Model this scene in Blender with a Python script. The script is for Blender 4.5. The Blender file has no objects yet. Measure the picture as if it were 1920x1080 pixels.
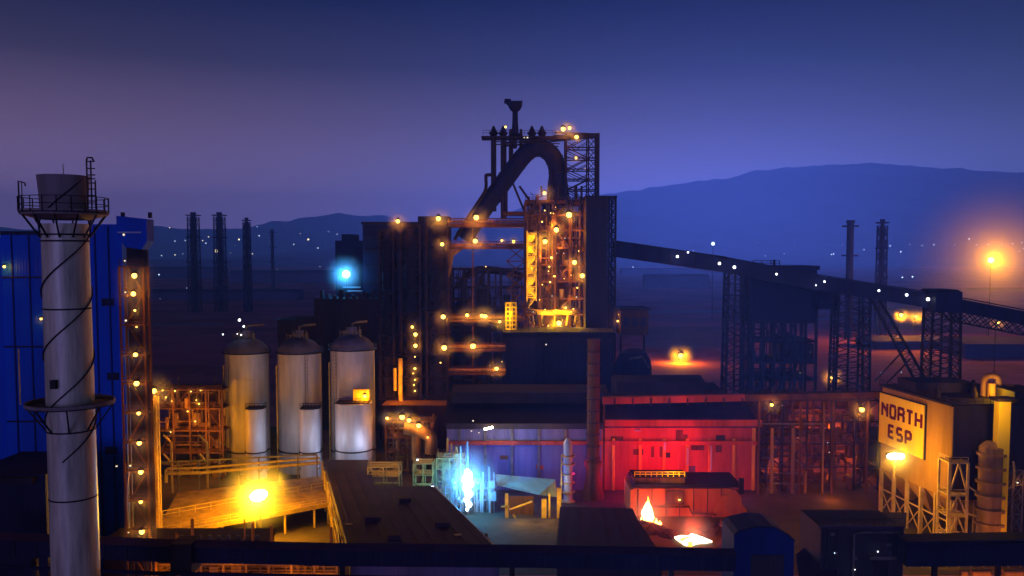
import bpy, math, random
random.seed(7)
S = bpy.context.scene
COL = S.collection
R = math.radians

# ------------------------------------------------------------------ camera, sky, haze light
F, CAMZ, PITCH, SHY = 1600.0, 60.0, R(3.5), 36.0
cd = bpy.data.cameras.new('camera'); cam = bpy.data.objects.new('camera', cd); COL.objects.link(cam)
cam.location = (0, 0, CAMZ); cam.rotation_euler = (R(90) - PITCH, 0, 0)
cd.sensor_width = 36; cd.lens = 36 * F / 1920; cd.shift_y = SHY / 1920
cd.clip_start = 0.5; cd.clip_end = 40000
S.camera = cam
S.view_settings.view_transform = 'Standard'; S.view_settings.look = 'None'
S.view_settings.exposure = 0; S.view_settings.gamma = 1
S.render.engine = 'CYCLES'
cy = S.cycles
cy.use_denoising = True; cy.use_light_tree = True
cy.max_bounces = 5; cy.diffuse_bounces = 2; cy.glossy_bounces = 2; cy.volume_bounces = 0
cy.transparent_max_bounces = 24; cy.sample_clamp_indirect = 4; cy.sample_clamp_direct = 0

w = bpy.data.worlds.new('World'); S.world = w; w.use_nodes = True
nt = w.node_tree; N = nt.nodes; L = nt.links; N.clear()
def ramp(nodes, stops, interp='LINEAR'):
    r = nodes.new('ShaderNodeValToRGB'); cr = r.color_ramp; cr.interpolation = interp
    while len(cr.elements) < len(stops): cr.elements.new(0.5)
    for e, (p, c) in zip(cr.elements, stops): e.position = p; e.color = (*c, 1)
    return r
tc = N.new('ShaderNodeTexCoord'); sx = N.new('ShaderNodeSeparateXYZ'); L.new(tc.outputs['Generated'], sx.inputs[0])
# dusk glow by height above the horizon, pinker to the west (left) and bluer to the east (right)
mz = N.new('ShaderNodeMapRange'); L.new(sx.outputs['Z'], mz.inputs[0]); mz.inputs[1].default_value = -0.02; mz.inputs[2].default_value = 0.38
west = ramp(N, [(0, (.26, .20, .75)), (.10, (.34, .24, .62)), (.24, (.36, .23, .42)), (.40, (.20, .12, .17)), (.57, (.050, .032, .028)), (.74, (.004, .004, .0)), (1, (.004, .004, .01))])
east = ramp(N, [(0, (.12, .18, .80)), (.10, (.14, .18, .62)), (.26, (.13, .14, .30)), (.44, (.05, .06, .10)), (.58, (.016, .028, .04)), (.75, (.001, .003, .001)), (1, (.004, .004, .01))])
mx = N.new('ShaderNodeMapRange'); L.new(sx.outputs['X'], mx.inputs[0]); mx.inputs[1].default_value = -.5; mx.inputs[2].default_value = .5
for r in (west, east): L.new(mz.outputs[0], r.inputs[0])
mix = N.new('ShaderNodeMix'); mix.data_type = 'RGBA'
L.new(mx.outputs[0], mix.inputs['Factor']); L.new(west.outputs[0], mix.inputs['A']); L.new(east.outputs[0], mix.inputs['B'])
sky = N.new('ShaderNodeTexSky'); sky.sky_type = 'NISHITA'; sky.sun_disc = False
sky.sun_elevation = R(-4); sky.sun_rotation = R(200); sky.air_density = 2
bg1 = N.new('ShaderNodeBackground'); bg1.inputs[1].default_value = 1.0; L.new(mix.outputs['Result'], bg1.inputs[0])
bg2 = N.new('ShaderNodeBackground'); bg2.inputs[1].default_value = 0.05; L.new(sky.outputs[0], bg2.inputs[0])
ad = N.new('ShaderNodeAddShader'); L.new(bg1.outputs[0], ad.inputs[0]); L.new(bg2.outputs[0], ad.inputs[1])
wo = N.new('ShaderNodeOutputWorld'); L.new(ad.outputs[0], wo.inputs[0])
sl = bpy.data.lights.new('afterglow', 'SUN'); sl.energy = .63; sl.angle = R(22); sl.color = (.23, .23, 1.0)
so = bpy.data.objects.new('afterglow', sl); COL.objects.link(so); so.rotation_euler = (R(83), 0, R(-13)); so.location = (0, -50, 200)

HAZE_D, HAZE_C, HAZE_G = 0.000105, (.36, .70, 1.0), -0.78

# ------------------------------------------------------------------ photo pixel -> place
cp, sp = math.cos(PITCH), math.sin(PITCH)
def ray(px, py):
    dx = (px - 960) / F; dy = (540 - py + SHY) / F
    return dx, cp + dy * sp, -sp + dy * cp
def at(px, py, Y):
    d = ray(px, py); t = Y / d[1]; return (d[0] * t, Y, CAMZ + d[2] * t)
def Zp(py, Y): return at(960, py, Y)[2]
def Xp(px, Y, z=20.0):
    dep = Y * cp + (CAMZ - z) * sp; return (px - 960) / F * dep
def gnd(px, py, z=0.0):
    d = ray(px, py); t = (z - CAMZ) / d[2]; return (d[0] * t, d[1] * t, z)

# ------------------------------------------------------------------ materials
M = {}
def mat(name, col, rough=.6, metal=0., var=.35, scale=.35, streak=False, bump=.15, ribs=0., ribaxis='XY', spec=.12):
    m = bpy.data.materials.new(name); m.use_nodes = True; n = m.node_tree.nodes; l = m.node_tree.links
    b = n['Principled BSDF']; b.inputs['Roughness'].default_value = rough; b.inputs['Metallic'].default_value = metal
    b.inputs['Specular IOR Level'].default_value = spec
    t = n.new('ShaderNodeTexCoord'); mp = n.new('ShaderNodeMapping'); l.new(t.outputs['Object'], mp.inputs[0])
    if streak: mp.inputs['Scale'].default_value = (1, 1, .12)
    no = n.new('ShaderNodeTexNoise'); no.inputs['Scale'].default_value = scale; no.inputs['Detail'].default_value = 8; no.inputs['Roughness'].default_value = .65
    l.new(mp.outputs[0], no.inputs[0])
    lo = tuple(c * (1 - var) for c in col); hi = tuple(min(1, c * (1 + var)) for c in col)
    cr = ramp(n, [(.32, lo), (.5, col), (.7, hi)]); l.new(no.outputs['Fac'], cr.inputs[0])
    l.new(cr.outputs[0], b.inputs['Base Color'])
    mr = n.new('ShaderNodeMapRange'); l.new(no.outputs['Fac'], mr.inputs[0]); mr.inputs[3].default_value = max(.1, rough - .15); mr.inputs[4].default_value = min(1, rough + .2)
    l.new(mr.outputs[0], b.inputs['Roughness'])
    bp = n.new('ShaderNodeBump'); bp.inputs['Strength'].default_value = bump; bp.inputs['Distance'].default_value = .3
    n2 = n.new('ShaderNodeTexNoise'); n2.inputs['Scale'].default_value = scale * 9; n2.inputs['Detail'].default_value = 4; l.new(t.outputs['Object'], n2.inputs[0])
    l.new(n2.outputs['Fac'], bp.inputs['Height']); l.new(bp.outputs[0], b.inputs['Normal'])
    if ribs:
        sp_ = n.new('ShaderNodeSeparateXYZ'); l.new(t.outputs['Object'], sp_.inputs[0])
        a = n.new('ShaderNodeMath'); a.operation = 'ADD'; l.new(sp_.outputs['X'], a.inputs[0])
        if ribaxis == 'Z': l.new(sp_.outputs['Z'], a.inputs[0])
        if ribaxis == 'XY': l.new(sp_.outputs['Y'], a.inputs[1])
        else: a.inputs[1].default_value = 0
        k = n.new('ShaderNodeMath'); k.operation = 'MULTIPLY'; k.inputs[1].default_value = 2 * math.pi / ribs; l.new(a.outputs[0], k.inputs[0])
        s_ = n.new('ShaderNodeMath'); s_.operation = 'SINE'; l.new(k.outputs[0], s_.inputs[0])
        b2 = n.new('ShaderNodeBump'); b2.inputs['Strength'].default_value = .35; b2.inputs['Distance'].default_value = .05
        l.new(s_.outputs[0], b2.inputs['Height']); l.new(bp.outputs[0], b2.inputs['Normal']); l.new(b2.outputs[0], b.inputs['Normal'])
    M[name] = m; return m
mat('stack_steel', (.50, .44, .26), .42, .2, .42, 1.1, True, .08, spec=.5)
mat('stack_dark', (.20, .15, .12), .6, 0, .4, .5, True)
mat('steel_dark', (.026, .017, .014), .55, .3, .4, .6)
mat('steel_mid', (.12, .10, .07), .5, .3, .4, .6)
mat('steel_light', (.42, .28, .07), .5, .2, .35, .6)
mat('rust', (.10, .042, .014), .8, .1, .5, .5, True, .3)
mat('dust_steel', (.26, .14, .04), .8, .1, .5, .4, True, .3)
mat('clad_blue', (.003, .06, .40), .55, 0, .3, .15, True, .05, .5)
mat('clad_deep', (.006, .014, .09), .6, 0, .35, .2, True, .05, .5)
mat('clad_navy', (.014, .012, .030), .6, 0, .35, .2, True, .05, .45)
mat('clad_dark', (.030, .022, .022), .7, 0, .4, .2, True, .05, .5)
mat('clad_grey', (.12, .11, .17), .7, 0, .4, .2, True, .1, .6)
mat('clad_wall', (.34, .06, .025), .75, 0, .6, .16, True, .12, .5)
mat('strip_orange', (.55, .24, .02), .6, 0, .5, .6, True)
mat('roof_sheet', (.052, .026, .042), .8, 0, .45, .12, False, .1, .4)
mat('roof_dark', (.018, .013, .014), .85, 0, .5, .15, False, .2, .5)
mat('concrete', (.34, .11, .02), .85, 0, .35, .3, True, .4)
mat('tank', (.30, .29, .30), .5, .1, .22, .5, True, .06, spec=.4)
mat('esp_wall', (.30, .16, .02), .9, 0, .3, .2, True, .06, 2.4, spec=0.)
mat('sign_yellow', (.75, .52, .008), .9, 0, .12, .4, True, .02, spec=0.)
mat('sign_red', (.10, .004, .008), .6, 0, .1, 1.)
mat('slag', (.045, .038, .04), .95, 0, .6, .5, False, 1.)
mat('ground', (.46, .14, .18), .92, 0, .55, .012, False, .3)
mat('yard', (.06, .042, .025), .9, 0, .4, .12, False, .5)
mat('hill', (.035, .05, .12), .95, 0, .5, .006, False, .6)
mat('road', (.30, .25, .30), .8, 0, .25, .05)
mat('far_wall', (.05, .045, .09), .8, 0, .4, .02)
mat('far_light', (.18, .15, .22), .8, 0, .3, .05)
mat('awning', (.30, .50, .42), .5, 0, .2, .3, False, .05, .8)

def emit(name, col, st, sampling=False):
    m = bpy.data.materials.new(name); m.use_nodes = True; n = m.node_tree.nodes; n.clear()
    e = n.new('ShaderNodeEmission'); e.inputs[0].default_value = (*col, 1); e.inputs[1].default_value = st
    o = n.new('ShaderNodeOutputMaterial'); m.node_tree.links.new(e.outputs[0], o.inputs[0])
    if not sampling: m.cycles.emission_sampling = 'NONE'
    M[name] = m; return m
SOD, WHT, BLU, AMB = (1, .32, .002), (.62, .72, 1.), (.12, .5, 1.), (1, .55, .004)
emit('bulb_sodium', (1, .60, .10), 5.5); emit('bulb_white', (.9, .95, 1), 6); emit('bulb_blue', (.7, .9, 1), 12)
emit('bulb_dim', (1, .85, .6), 1.1); emit('far_white', (.62, .80, 1), 2.4); emit('far_yellow', (1, .85, .5), 3.)
emit('bulb_flood', (1, .86, .5), 30); emit('tube_light', (.75, .95, 1), 7)
def vol(name, dens, col=(1, 1, 1), g=0.):
    m = bpy.data.materials.new(name); m.use_nodes = True; n = m.node_tree.nodes; n.clear()
    v = n.new('ShaderNodeVolumePrincipled'); v.inputs['Density'].default_value = dens; v.inputs['Color'].default_value = (*col, 1)
    v.inputs['Anisotropy'].default_value = g
    o = n.new('ShaderNodeOutputMaterial'); m.node_tree.links.new(v.outputs[0], o.inputs['Volume']); M[name] = m; return m
def halo_vol(name, dens):
    m = vol(name, dens); n = m.node_tree.nodes; l = m.node_tree.links; v = [k for k in n if k.type == 'PRINCIPLED_VOLUME'][0]
    t = n.new('ShaderNodeTexCoord'); ln = n.new('ShaderNodeVectorMath'); ln.operation = 'LENGTH'; l.new(t.outputs['Object'], ln.inputs[0])
    mr = n.new('ShaderNodeMapRange'); l.new(ln.outputs['Value'], mr.inputs[0]); mr.inputs[1].default_value = 1; mr.inputs[2].default_value = 0
    pw = n.new('ShaderNodeMath'); pw.operation = 'POWER'; l.new(mr.outputs[0], pw.inputs[0]); pw.inputs[1].default_value = 1.6
    ml = n.new('ShaderNodeMath'); ml.operation = 'MULTIPLY'; l.new(pw.outputs[0], ml.inputs[0]); ml.inputs[1].default_value = dens
    l.new(ml.outputs[0], v.inputs['Density'])
halo_vol('mist', .10); halo_vol('halo_dense', .06); halo_vol('halo_thin', .012); vol('haze_air', HAZE_D, HAZE_C, HAZE_G)  # scatter balls added round lamps and flames for their halos, then the air

# ------------------------------------------------------------------ mesh builder
class MB:
    def __init__(s): s.v = []; s.f = []; s.sm = False
    def add(s, vs, fs):
        k = len(s.v); s.v += [tuple(v) for v in vs]; s.f += [tuple(k + i for i in f) for f in fs]; return s
    def box(s, x0, x1, y0, y1, z0, z1):
        if x0 > x1: x0, x1 = x1, x0
        if y0 > y1: y0, y1 = y1, y0
        if z0 > z1: z0, z1 = z1, z0
        return s.add([(x0,y0,z0),(x1,y0,z0),(x1,y1,z0),(x0,y1,z0),(x0,y0,z1),(x1,y0,z1),(x1,y1,z1),(x0,y1,z1)],
                     [(0,3,2,1),(4,5,6,7),(0,1,5,4),(1,2,6,5),(2,3,7,6),(3,0,4,7)])
    def beam(s, a, b, w=.3, h=None):
        h = h or w
        d = [b[i]-a[i] for i in range(3)]; n = math.sqrt(sum(c*c for c in d)) or 1; d = [c/n for c in d]
        up = (0,0,1) if abs(d[2]) < .9 else (0,1,0)
        r = (d[1]*up[2]-d[2]*up[1], d[2]*up[0]-d[0]*up[2], d[0]*up[1]-d[1]*up[0]); m = math.sqrt(sum(c*c for c in r)); r = [c/m for c in r]
        u = (r[1]*d[2]-r[2]*d[1], r[2]*d[0]-r[0]*d[2], r[0]*d[1]-r[1]*d[0])
        vs = []
        for p in (a, b):
            for (i, j) in ((-1,-1),(1,-1),(1,1),(-1,1)):
                vs.append(tuple(p[k] + r[k]*i*w/2 + u[k]*j*h/2 for k in range(3)))
        return s.add(vs, [(0,3,2,1),(4,5,6,7),(0,1,5,4),(1,2,6,5),(2,3,7,6),(3,0,4,7)])
    def tube(s, pts, r, n=12, cap=True):
        if not isinstance(r, (list, tuple)): r = [r]*len(pts)
        k0 = len(s.v); prev = None
        for i, p in enumerate(pts):
            a = pts[max(0,i-1)]; b = pts[min(len(pts)-1,i+1)]
            d = [b[j]-a[j] for j in range(3)]; m = math.sqrt(sum(c*c for c in d)) or 1; d = [c/m for c in d]
            if prev is None: up = (0,0,1) if abs(d[2]) < .9 else (0,1,0)
            else: up = prev
            q = sum(up[j]*d[j] for j in range(3)); u = [up[j]-q*d[j] for j in range(3)]; m = math.sqrt(sum(c*c for c in u)) or 1; u = [c/m for c in u]
            prev = u; v = (d[1]*u[2]-d[2]*u[1], d[2]*u[0]-d[0]*u[2], d[0]*u[1]-d[1]*u[0])
            for t in range(n):
                c, e = math.cos(2*math.pi*t/n)*r[i], math.sin(2*math.pi*t/n)*r[i]
                s.v.append(tuple(p[j]+u[j]*c+v[j]*e for j in range(3)))
        for i in range(len(pts)-1):
            for t in range(n):
                a = k0+i*n+t; b = k0+i*n+(t+1)%n; s.f.append((a, b, b+n, a+n))
        if cap: s.f.append(tuple(k0+t for t in range(n))[::-1]); s.f.append(tuple(k0+(len(pts)-1)*n+t for t in range(n)))
        s.sm = True; return s
    def lathe(s, cx, cy, prof, n=40, cap=True):
        k0 = len(s.v)
        for r, z in prof:
            for t in range(n): s.v.append((cx+math.cos(2*math.pi*t/n)*r, cy+math.sin(2*math.pi*t/n)*r, z))
        for i in range(len(prof)-1):
            for t in range(n):
                a = k0+i*n+t; b = k0+i*n+(t+1)%n; s.f.append((a, b, b+n, a+n))
        if cap: s.f.append(tuple(k0+t for t in range(n))[::-1]); s.f.append(tuple(k0+(len(prof)-1)*n+t for t in range(n)))
        s.sm = True; return s
    def prism(s, poly, off):
        k = len(poly); vs = list(poly)+[tuple(p[i]+off[i] for i in range(3)) for p in poly]
        fs = [tuple(range(k))[::-1], tuple(range(k, 2*k))]+[(i, (i+1)%k, (i+1)%k+k, i+k) for i in range(k)]
        return s.add(vs, fs)
    def sphere(s, c, r, n=10, m=6):
        return s.lathe(c[0], c[1], [(max(.001, r*math.sin(math.pi*i/m)), c[2]-r*math.cos(math.pi*i/m)) for i in range(m+1)], n, False)
    def rail(s, pts, h=1.1, gap=2.0, w=.09):
        for a, b in zip(pts, pts[1:]):
            for k in (.5, 1): s.beam((a[0],a[1],a[2]+h*k), (b[0],b[1],b[2]+h*k), w)
            n = max(1, int(math.dist(a, b)/gap))
            for i in range(n+1):
                t = i/n; p = [a[j]+(b[j]-a[j])*t for j in range(3)]; s.beam(p, (p[0],p[1],p[2]+h), w)
        return s
    def xbrace(s, a, b, c, d, n, w=.2, kind='X', hor=True):
        # a-b the lower corners, c-d the upper ones (c above a, d above b); n panels upward
        lp = lambda p, q, t: tuple(p[i]+(q[i]-p[i])*t for i in range(3))
        for i in range(n):
            l0, l1 = lp(a, c, i/n), lp(a, c, (i+1)/n); r0, r1 = lp(b, d, i/n), lp(b, d, (i+1)/n)
            if kind == 'X' or i % 2 == 0: s.beam(l0, r1, w)
            if kind == 'X' or i % 2: s.beam(r0, l1, w)
            if hor: s.beam(l1, r1, w)
        return s
    def build(s, name, m, parent=None, label=None):
        return mk(name, s, m, parent, label)
ORG = {}
def mk(name, mb, m, parent=None, label=None):
    o_ = ORG.get(parent, (0,0,0)) if parent else (0,0,0)
    me = bpy.data.meshes.new(name)
    me.from_pydata([(v[0]-o_[0], v[1]-o_[1], v[2]-o_[2]) for v in mb.v], [], mb.f); me.update()
    me.materials.append(M[m])
    import bmesh
    bm = bmesh.new(); bm.from_mesh(me); bmesh.ops.recalc_face_normals(bm, faces=bm.faces); bm.to_mesh(me); bm.free()
    if mb.sm:
        for p in me.polygons: p.use_smooth = len(p.vertices) == 4
        me.set_sharp_from_angle(angle=R(35))
    o = bpy.data.objects.new(name, me); COL.objects.link(o)
    if parent: o.parent = parent; ORG[o] = o_
    if label: o['label'] = label
    return o
def thing(name, label, cat, loc, group=None):
    o = bpy.data.objects.new(name, None); COL.objects.link(o); o.location = loc; o.empty_display_size = 1
    o['label'] = label; o['category'] = cat
    if group: o['group'] = group
    ORG[o] = tuple(loc); return o
def tag(o, label, cat, group=None):
    o['label'] = label; o['category'] = cat
    if group: o['group'] = group
    return o
def struct(o): o['kind'] = 'structure'; return o

# lamp pieces, shared meshes
_cap = MB().lathe(0, 0, [(.05, .75), (.35, .6), (.5, .35), (.46, .35)], 12, False); _cap.beam((0, 0, .7), (0, 1.6, .9), .12)
_cap.sm = False
def mesh_of(mb, m):
    o = mk('tmp', mb, m); me = o.data; bpy.data.objects.remove(o); return me
CAPM = mesh_of(_cap, 'steel_dark'); CAPM.name = 'lamp_housing'
BULB = {k: mesh_of(MB().sphere((0,0,0), .36, 12, 8), k) for k in ('bulb_sodium', 'bulb_white', 'bulb_blue', 'bulb_dim')}
HALO = {k: mesh_of(MB().sphere((0,0,0), 1., 20, 12), k) for k in ('mist', 'halo_dense', 'halo_thin')}
LTS = {}
def light(parent, p, energy, col, r=.5):
    key = (round(energy), col, r)
    if key not in LTS:
        l = bpy.data.lights.new('lamp_or_fill', 'POINT'); l.energy = energy; l.color = col; l.shadow_soft_size = r; LTS[key] = l
    o = bpy.data.objects.new('lamp_or_fill', LTS[key]); COL.objects.link(o)
    b = ORG.get(parent, (0,0,0)); o.location = tuple(p[i]-b[i] for i in range(3)); o.parent = parent; return o
BLU = (.03, .38, 1.)
KINDS = {'s': ('bulb_sodium', SOD), 'w': ('bulb_white', WHT), 'b': ('bulb_blue', BLU), 'd': ('bulb_dim', SOD)}
EN = 2.3
def lamp(root, p, kind='s', size=1., energy=1400, mist=2.6):
    """a lamp fixed to its thing: housing with arm > bulb, and a scatter ball added round it to make its halo"""
    b = ORG[root]; rel = tuple(p[i]-b[i] for i in range(3)); bulb, col = KINDS[kind]
    vr = random.choice((.75, .9, 1., 1.1, 1.3)); size *= vr; energy *= vr*vr
    o = bpy.data.objects.new('lamp', CAPM); COL.objects.link(o); o.parent = root; o.location = rel; o.scale = (size,)*3
    q = bpy.data.objects.new('bulb', BULB[bulb]); COL.objects.link(q); q.parent = o
    if mist:
        g = bpy.data.objects.new('glow', HALO['mist']); COL.objects.link(g); g.parent = o; g.scale = (mist*1.35/size,)*3
    if energy: light(root, p, energy*EN, col, .42*size)
    return o
def lampp(root, px, py, Y, kind='s', size=1., energy=1400, mist=2.6): return lamp(root, at(px, py, Y), kind, size, energy, mist)

def lattice(root, x0, x1, y0, y1, z0, z1, n, w=.35, bw=.18, m='steel_dark', kind='X', top=None):
    """four legs and bracing on all sides; top = (x0,x1,y0,y1) when it tapers"""
    t = top or (x0, x1, y0, y1)
    lo = [(x0,y0,z0),(x1,y0,z0),(x1,y1,z0),(x0,y1,z0)]; hi = [(t[0],t[2],z1),(t[1],t[2],z1),(t[1],t[3],z1),(t[0],t[3],z1)]
    for a, b in zip(lo, hi): MB().beam(a, b, w).build('leg', m, root)
    br = MB()
    for i in range(4): br.xbrace(lo[i], lo[(i+1)%4], hi[i], hi[(i+1)%4], n, bw, kind)
    br.build('bracing', m, root)

def frame(root, x0, x1, y0, y1, levels, nx, m='steel_dark', w=.45, brace=True, deck=True, rails=True, clutter=0, cm='steel_mid', ny=1):
    z0, z1 = levels[0], levels[-1]
    xs = [x0+(x1-x0)*i/nx for i in range(nx+1)]; ys = [y0+(y1-y0)*i/ny for i in range(ny+1)]
    for x in xs:
        for y in ys: MB().beam((x,y,z0), (x,y,z1), w).build('column', m, root)
    bm_ = MB(); br = MB(); rl = MB()
    for z in levels[1:]:
        for y in ys: bm_.beam((x0,y,z), (x1,y,z), w*.8)
        for x in xs: bm_.beam((x,y0,z), (x,y1,z), w*.6)
        if rails: rl.rail([(x1,y0,z),(x0,y0,z),(x0,y1,z)])
    bm_.build('girder', m, root)
    if rails: rl.build('railing', m, root)
    if deck:
        d = MB()
        for z in levels[1:]: d.box(x0+.3, x1-.3, y0+.3, y1-.3, z-.12, z+.02)
        d.build('deck', m, root)
    if brace:
        for a, b in zip(levels, levels[1:]):
            i = random.randrange(nx); br.beam((xs[i],y0,a), (xs[i+1],y0,b), w*.45); br.beam((xs[i+1],y0,a), (xs[i],y0,b), w*.45)
            i = random.randrange(nx); br.beam((xs[i],y0,a), (xs[i+1],y0,b), w*.45)
        br.build('bracing', m, root)
    if clutter:
        c = MB()
        for _ in range(clutter):
            z = random.choice(levels[:-1]); x = random.uniform(x0+1, x1-1); y = random.uniform(y0+.5, y1-.5)
            k = random.random()
            if k < .35: c.lathe(x, y, [(r_ := random.uniform(.3, .9), z), (r_, z+random.uniform(1.5, 4))], 10)
            elif k < .65:
                a = random.uniform(.12, .3); zz = z+random.uniform(.5, 4); c.tube([(x0+.3,y,zz),(x,y,zz),(x+.5,y,zz+1),(x+.5,y,zz+4)], a, 8)
            elif k < .85: c.box(x-random.uniform(.4,1.3), x+.5, y-.4, y+.6, z, z+random.uniform(.8, 2.6))
            else: c.tube([(x,y,z0),(x,y,z1)], random.uniform(.1,.3), 8)
        c.sm = False; c.build('equipment', cm, root)

exec_parts = []
# ------------------------------------------------------------------ ground, hills, road
def grid(x0, x1, nx, y0, y1, ny, h):
    mb = MB()
    for j in range(ny+1):
        for i in range(nx+1):
            x = x0+(x1-x0)*i/nx; y = y0+(y1-y0)*j/ny; mb.v.append((x, y, h(x, y)))
    for j in range(ny):
        for i in range(nx):
            a = j*(nx+1)+i; mb.f.append((a, a+1, a+nx+2, a+nx+1))
    mb.sm = True; return mb
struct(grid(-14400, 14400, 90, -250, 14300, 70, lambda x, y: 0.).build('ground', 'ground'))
def ridge(prof, x, D):
    px = x/D*F+960
    if px <= prof[0][0]: return prof[0][1]
    for (a, pa), (b, pb) in zip(prof, prof[1:]):
        if px <= b:
            t = (px-a)/(b-a); t = t*t*(3-2*t); return pa+(pb-pa)*t
    return prof[-1][1]
HR = [(500, 478), (760, 455), (900, 420), (1020, 385), (1155, 366), (1230, 355), (1330, 342), (1410, 326), (1500, 317), (1580, 314), (1680, 318), (1790, 327), (1920, 336), (2200, 352), (2700, 400), (3200, 460)]
HL = [(-700, 440), (-200, 425), (100, 432), (300, 428), (450, 430), (540, 418), (600, 405), (645, 400), (700, 406), (780, 420), (900, 430), (1200, 455), (1500, 478)]
def noise(x, y, s, seed=0):
    return (math.sin(x/s+seed)*math.cos(y/s*1.3+seed*2)+.5*math.sin(x/s*2.3+y/s*1.7+seed)+.3*math.sin(x/s*5.1-y/s*3.3+seed*3))/1.8
def hill_h(prof, D, D0, D1):
    def h(x, y):
        top = max(0, CAMZ+(478-ridge(prof, x, D))*D/F-3)
        t = (y-D0)/(D-D0) if y < D else (D1-y)/(D1-D); t = max(0, min(1, t)); s = t*t*(3-2*t)
        e = top*s
        return e+noise(x, y, 260, 1)*min(38, e*.12)+noise(x, y, 95, 2)*min(12, e*.05)*(1 if y < D else .6)+noise(x, y, 22, 4)*min(2.2, e*.02)-.8
    return h
hR = hill_h(HR, 9000, 4300, 12800); hL = hill_h(HL, 11000, 8000, 14000)
struct(grid(-2600, 13500, 190, 4300, 12800, 90, hR).build('hill', 'hill'))
struct(grid(-13500, 3300, 170, 8000, 14000, 60, hL).build('hill', 'hill'))
def surf(x, y): return max(0, hR(x, y) if -2600 < x < 13500 and 4300 < y < 12800 else 0, hL(x, y) if -13500 < x < 3300 and 8000 < y < 14000 else 0)

# pale road strips and works walls on the plain
def strip(name, m, px0, px1, pya, pyb, z=.05, st=True, tagv=None):
    a, b, c, d = gnd(px0, pyb, z), gnd(px1, pyb, z), gnd(px1, pya, z), gnd(px0, pya, z)
    o = MB().add([a, b, c, d], [(0,1,2,3)]).build(name, m)
    if st: struct(o)
    return o
strip('road', 'road', 1150, 1370, 582, 587)
strip('road', 'road', 700, 870, 600, 604, .06)
strip('road', 'road', 515, 620, 596, 601, .07)
strip('road', 'road', 1380, 1920, 596, 600, .08)
strip('pavement', 'far_light', 1210, 1365, 612, 652, .04)
strip('pavement', 'road', 290, 420, 606, 610, .05)
def wall_far(px0, px1, py0, py1, label, m='far_wall', dep=30, name='long_shed', cat='shed'):
    g = gnd((px0+px1)/2, py1); Y = g[1]; z = Zp(py0, Y)
    r = thing(name, label, cat, (g[0], Y, 0))
    MB().box(Xp(px0,Y,z), Xp(px1,Y,z), Y, Y+dep, 0, z).build('wall', m, r)
    MB().prism([(Xp(px0,Y,z)-1, Y-1, z+.05), (Xp(px0,Y,z)-1, Y+dep+1, z+.05), (Xp(px0,Y,z)-1, Y+dep/2, z+z*.25+1)], (Xp(px1,Y,z)-Xp(px0,Y,z)+2, 0, 0)).build('roof', m, r)
    return r
wall_far(275, 420, 505, 522, 'long low dark blue shed left of the middle lattice chimney, far plain')
wall_far(430, 640, 512, 530, 'long low shed on the plain right of the lattice chimneys')
wall_far(150, 460, 490, 500, 'farthest low blue works hall along the left horizon')
wall_far(470, 720, 488, 497, 'low blue hall on the horizon behind the far cooling silhouette')
wall_far(280, 560, 548, 563, 'nearer long dark wall shed on the left plain')
wall_far(1210, 1330, 520, 540, 'low purple hall under the sloping conveyor near the furnace')
wall_far(1165, 1360, 505, 514, 'distant hall glimpsed below the conveyor, nearest the hill')
wall_far(1640, 1790, 640, 655, 'low dark shed between the conveyor towers on the right')
wall_far(1810, 1990, 645, 672, 'bluish grey flat shed at the right edge under the conveyor truss')
wall_far(1820, 1960, 545, 560, 'far hall below the big orange street light')
wall_far(590, 720, 575, 600, 'dark shed behind the domes of the storage silos')

# ------------------------------------------------------------------ far chimneys in lattice frames
def far_chimney(px, py0, Yb, wpx, label, lat=True, ring=False):
    z1 = Zp(py0, Yb); x = Xp(px, Yb, z1); rr = wpx*Yb/F/2
    r = thing('lattice_chimney' if lat else 'chimney', label, 'chimney', (x, Yb, 0), 'chimneys on the plain')
    MB().lathe(x, Yb, [(rr*.55, 0), (rr*.5, z1-2), (rr*.62, z1-2), (rr*.62, z1)], 14).build('flue', 'clad_navy', r)
    if lat:
        a = rr; lattice(r, x-a*1.15, x+a*1.15, Yb-a, Yb+a, 0, z1-5, 9, .8, .45, 'clad_navy', 'X', (x-a*.95, x+a*.95, Yb-a*.9, Yb+a*.9))
        for k in (.25, .5, .75, .97):
            MB().box(x-a*1.3, x+a*1.3, Yb-a*1.2, Yb+a*1.2, z1*k-.5, z1*k+.5).build('platform', 'clad_navy', r)
    else:
        for k in (.45, .7, .95): MB().lathe(x, Yb, [(rr*1.2, z1*k-.5), (rr*1.2, z1*k+.5)], 14).build('platform', 'clad_navy', r)
    return r
far_chimney(362, 398, 900, 17, 'leftmost far lattice chimney with a pale lamp on its top')
far_chimney(411, 398, 900, 17, 'second far lattice chimney from the left, beside the brightest town lamp')
far_chimney(462, 408, 900, 11, 'third far lattice chimney from the left, slimmer and shorter')
far_chimney(510, 430, 1500, 12, 'faint short chimney, right of the three lattice ones', False)
far_chimney(1595, 413, 620, 25, 'thick dark chimney above the sloping conveyor, with a flared collar', False)
far_chimney(1655, 411, 640, 14, 'thin lattice chimney right of the thick one above the conveyor')
c = thing('ventilation_tower', 'bluish square tower with a stepped top behind the furnace stoves', 'tower', (Xp(655, 520, 40), 520, 0))
MB().box(Xp(629,520,50), Xp(684,520,50), 520, 545, 0, Zp(451,520)).build('wall', 'clad_navy', c)
MB().box(Xp(640,520,50), Xp(663,520,50), 522, 540, Zp(451,520)+.01, Zp(439,520)).build('parapet', 'clad_navy', c)

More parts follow.
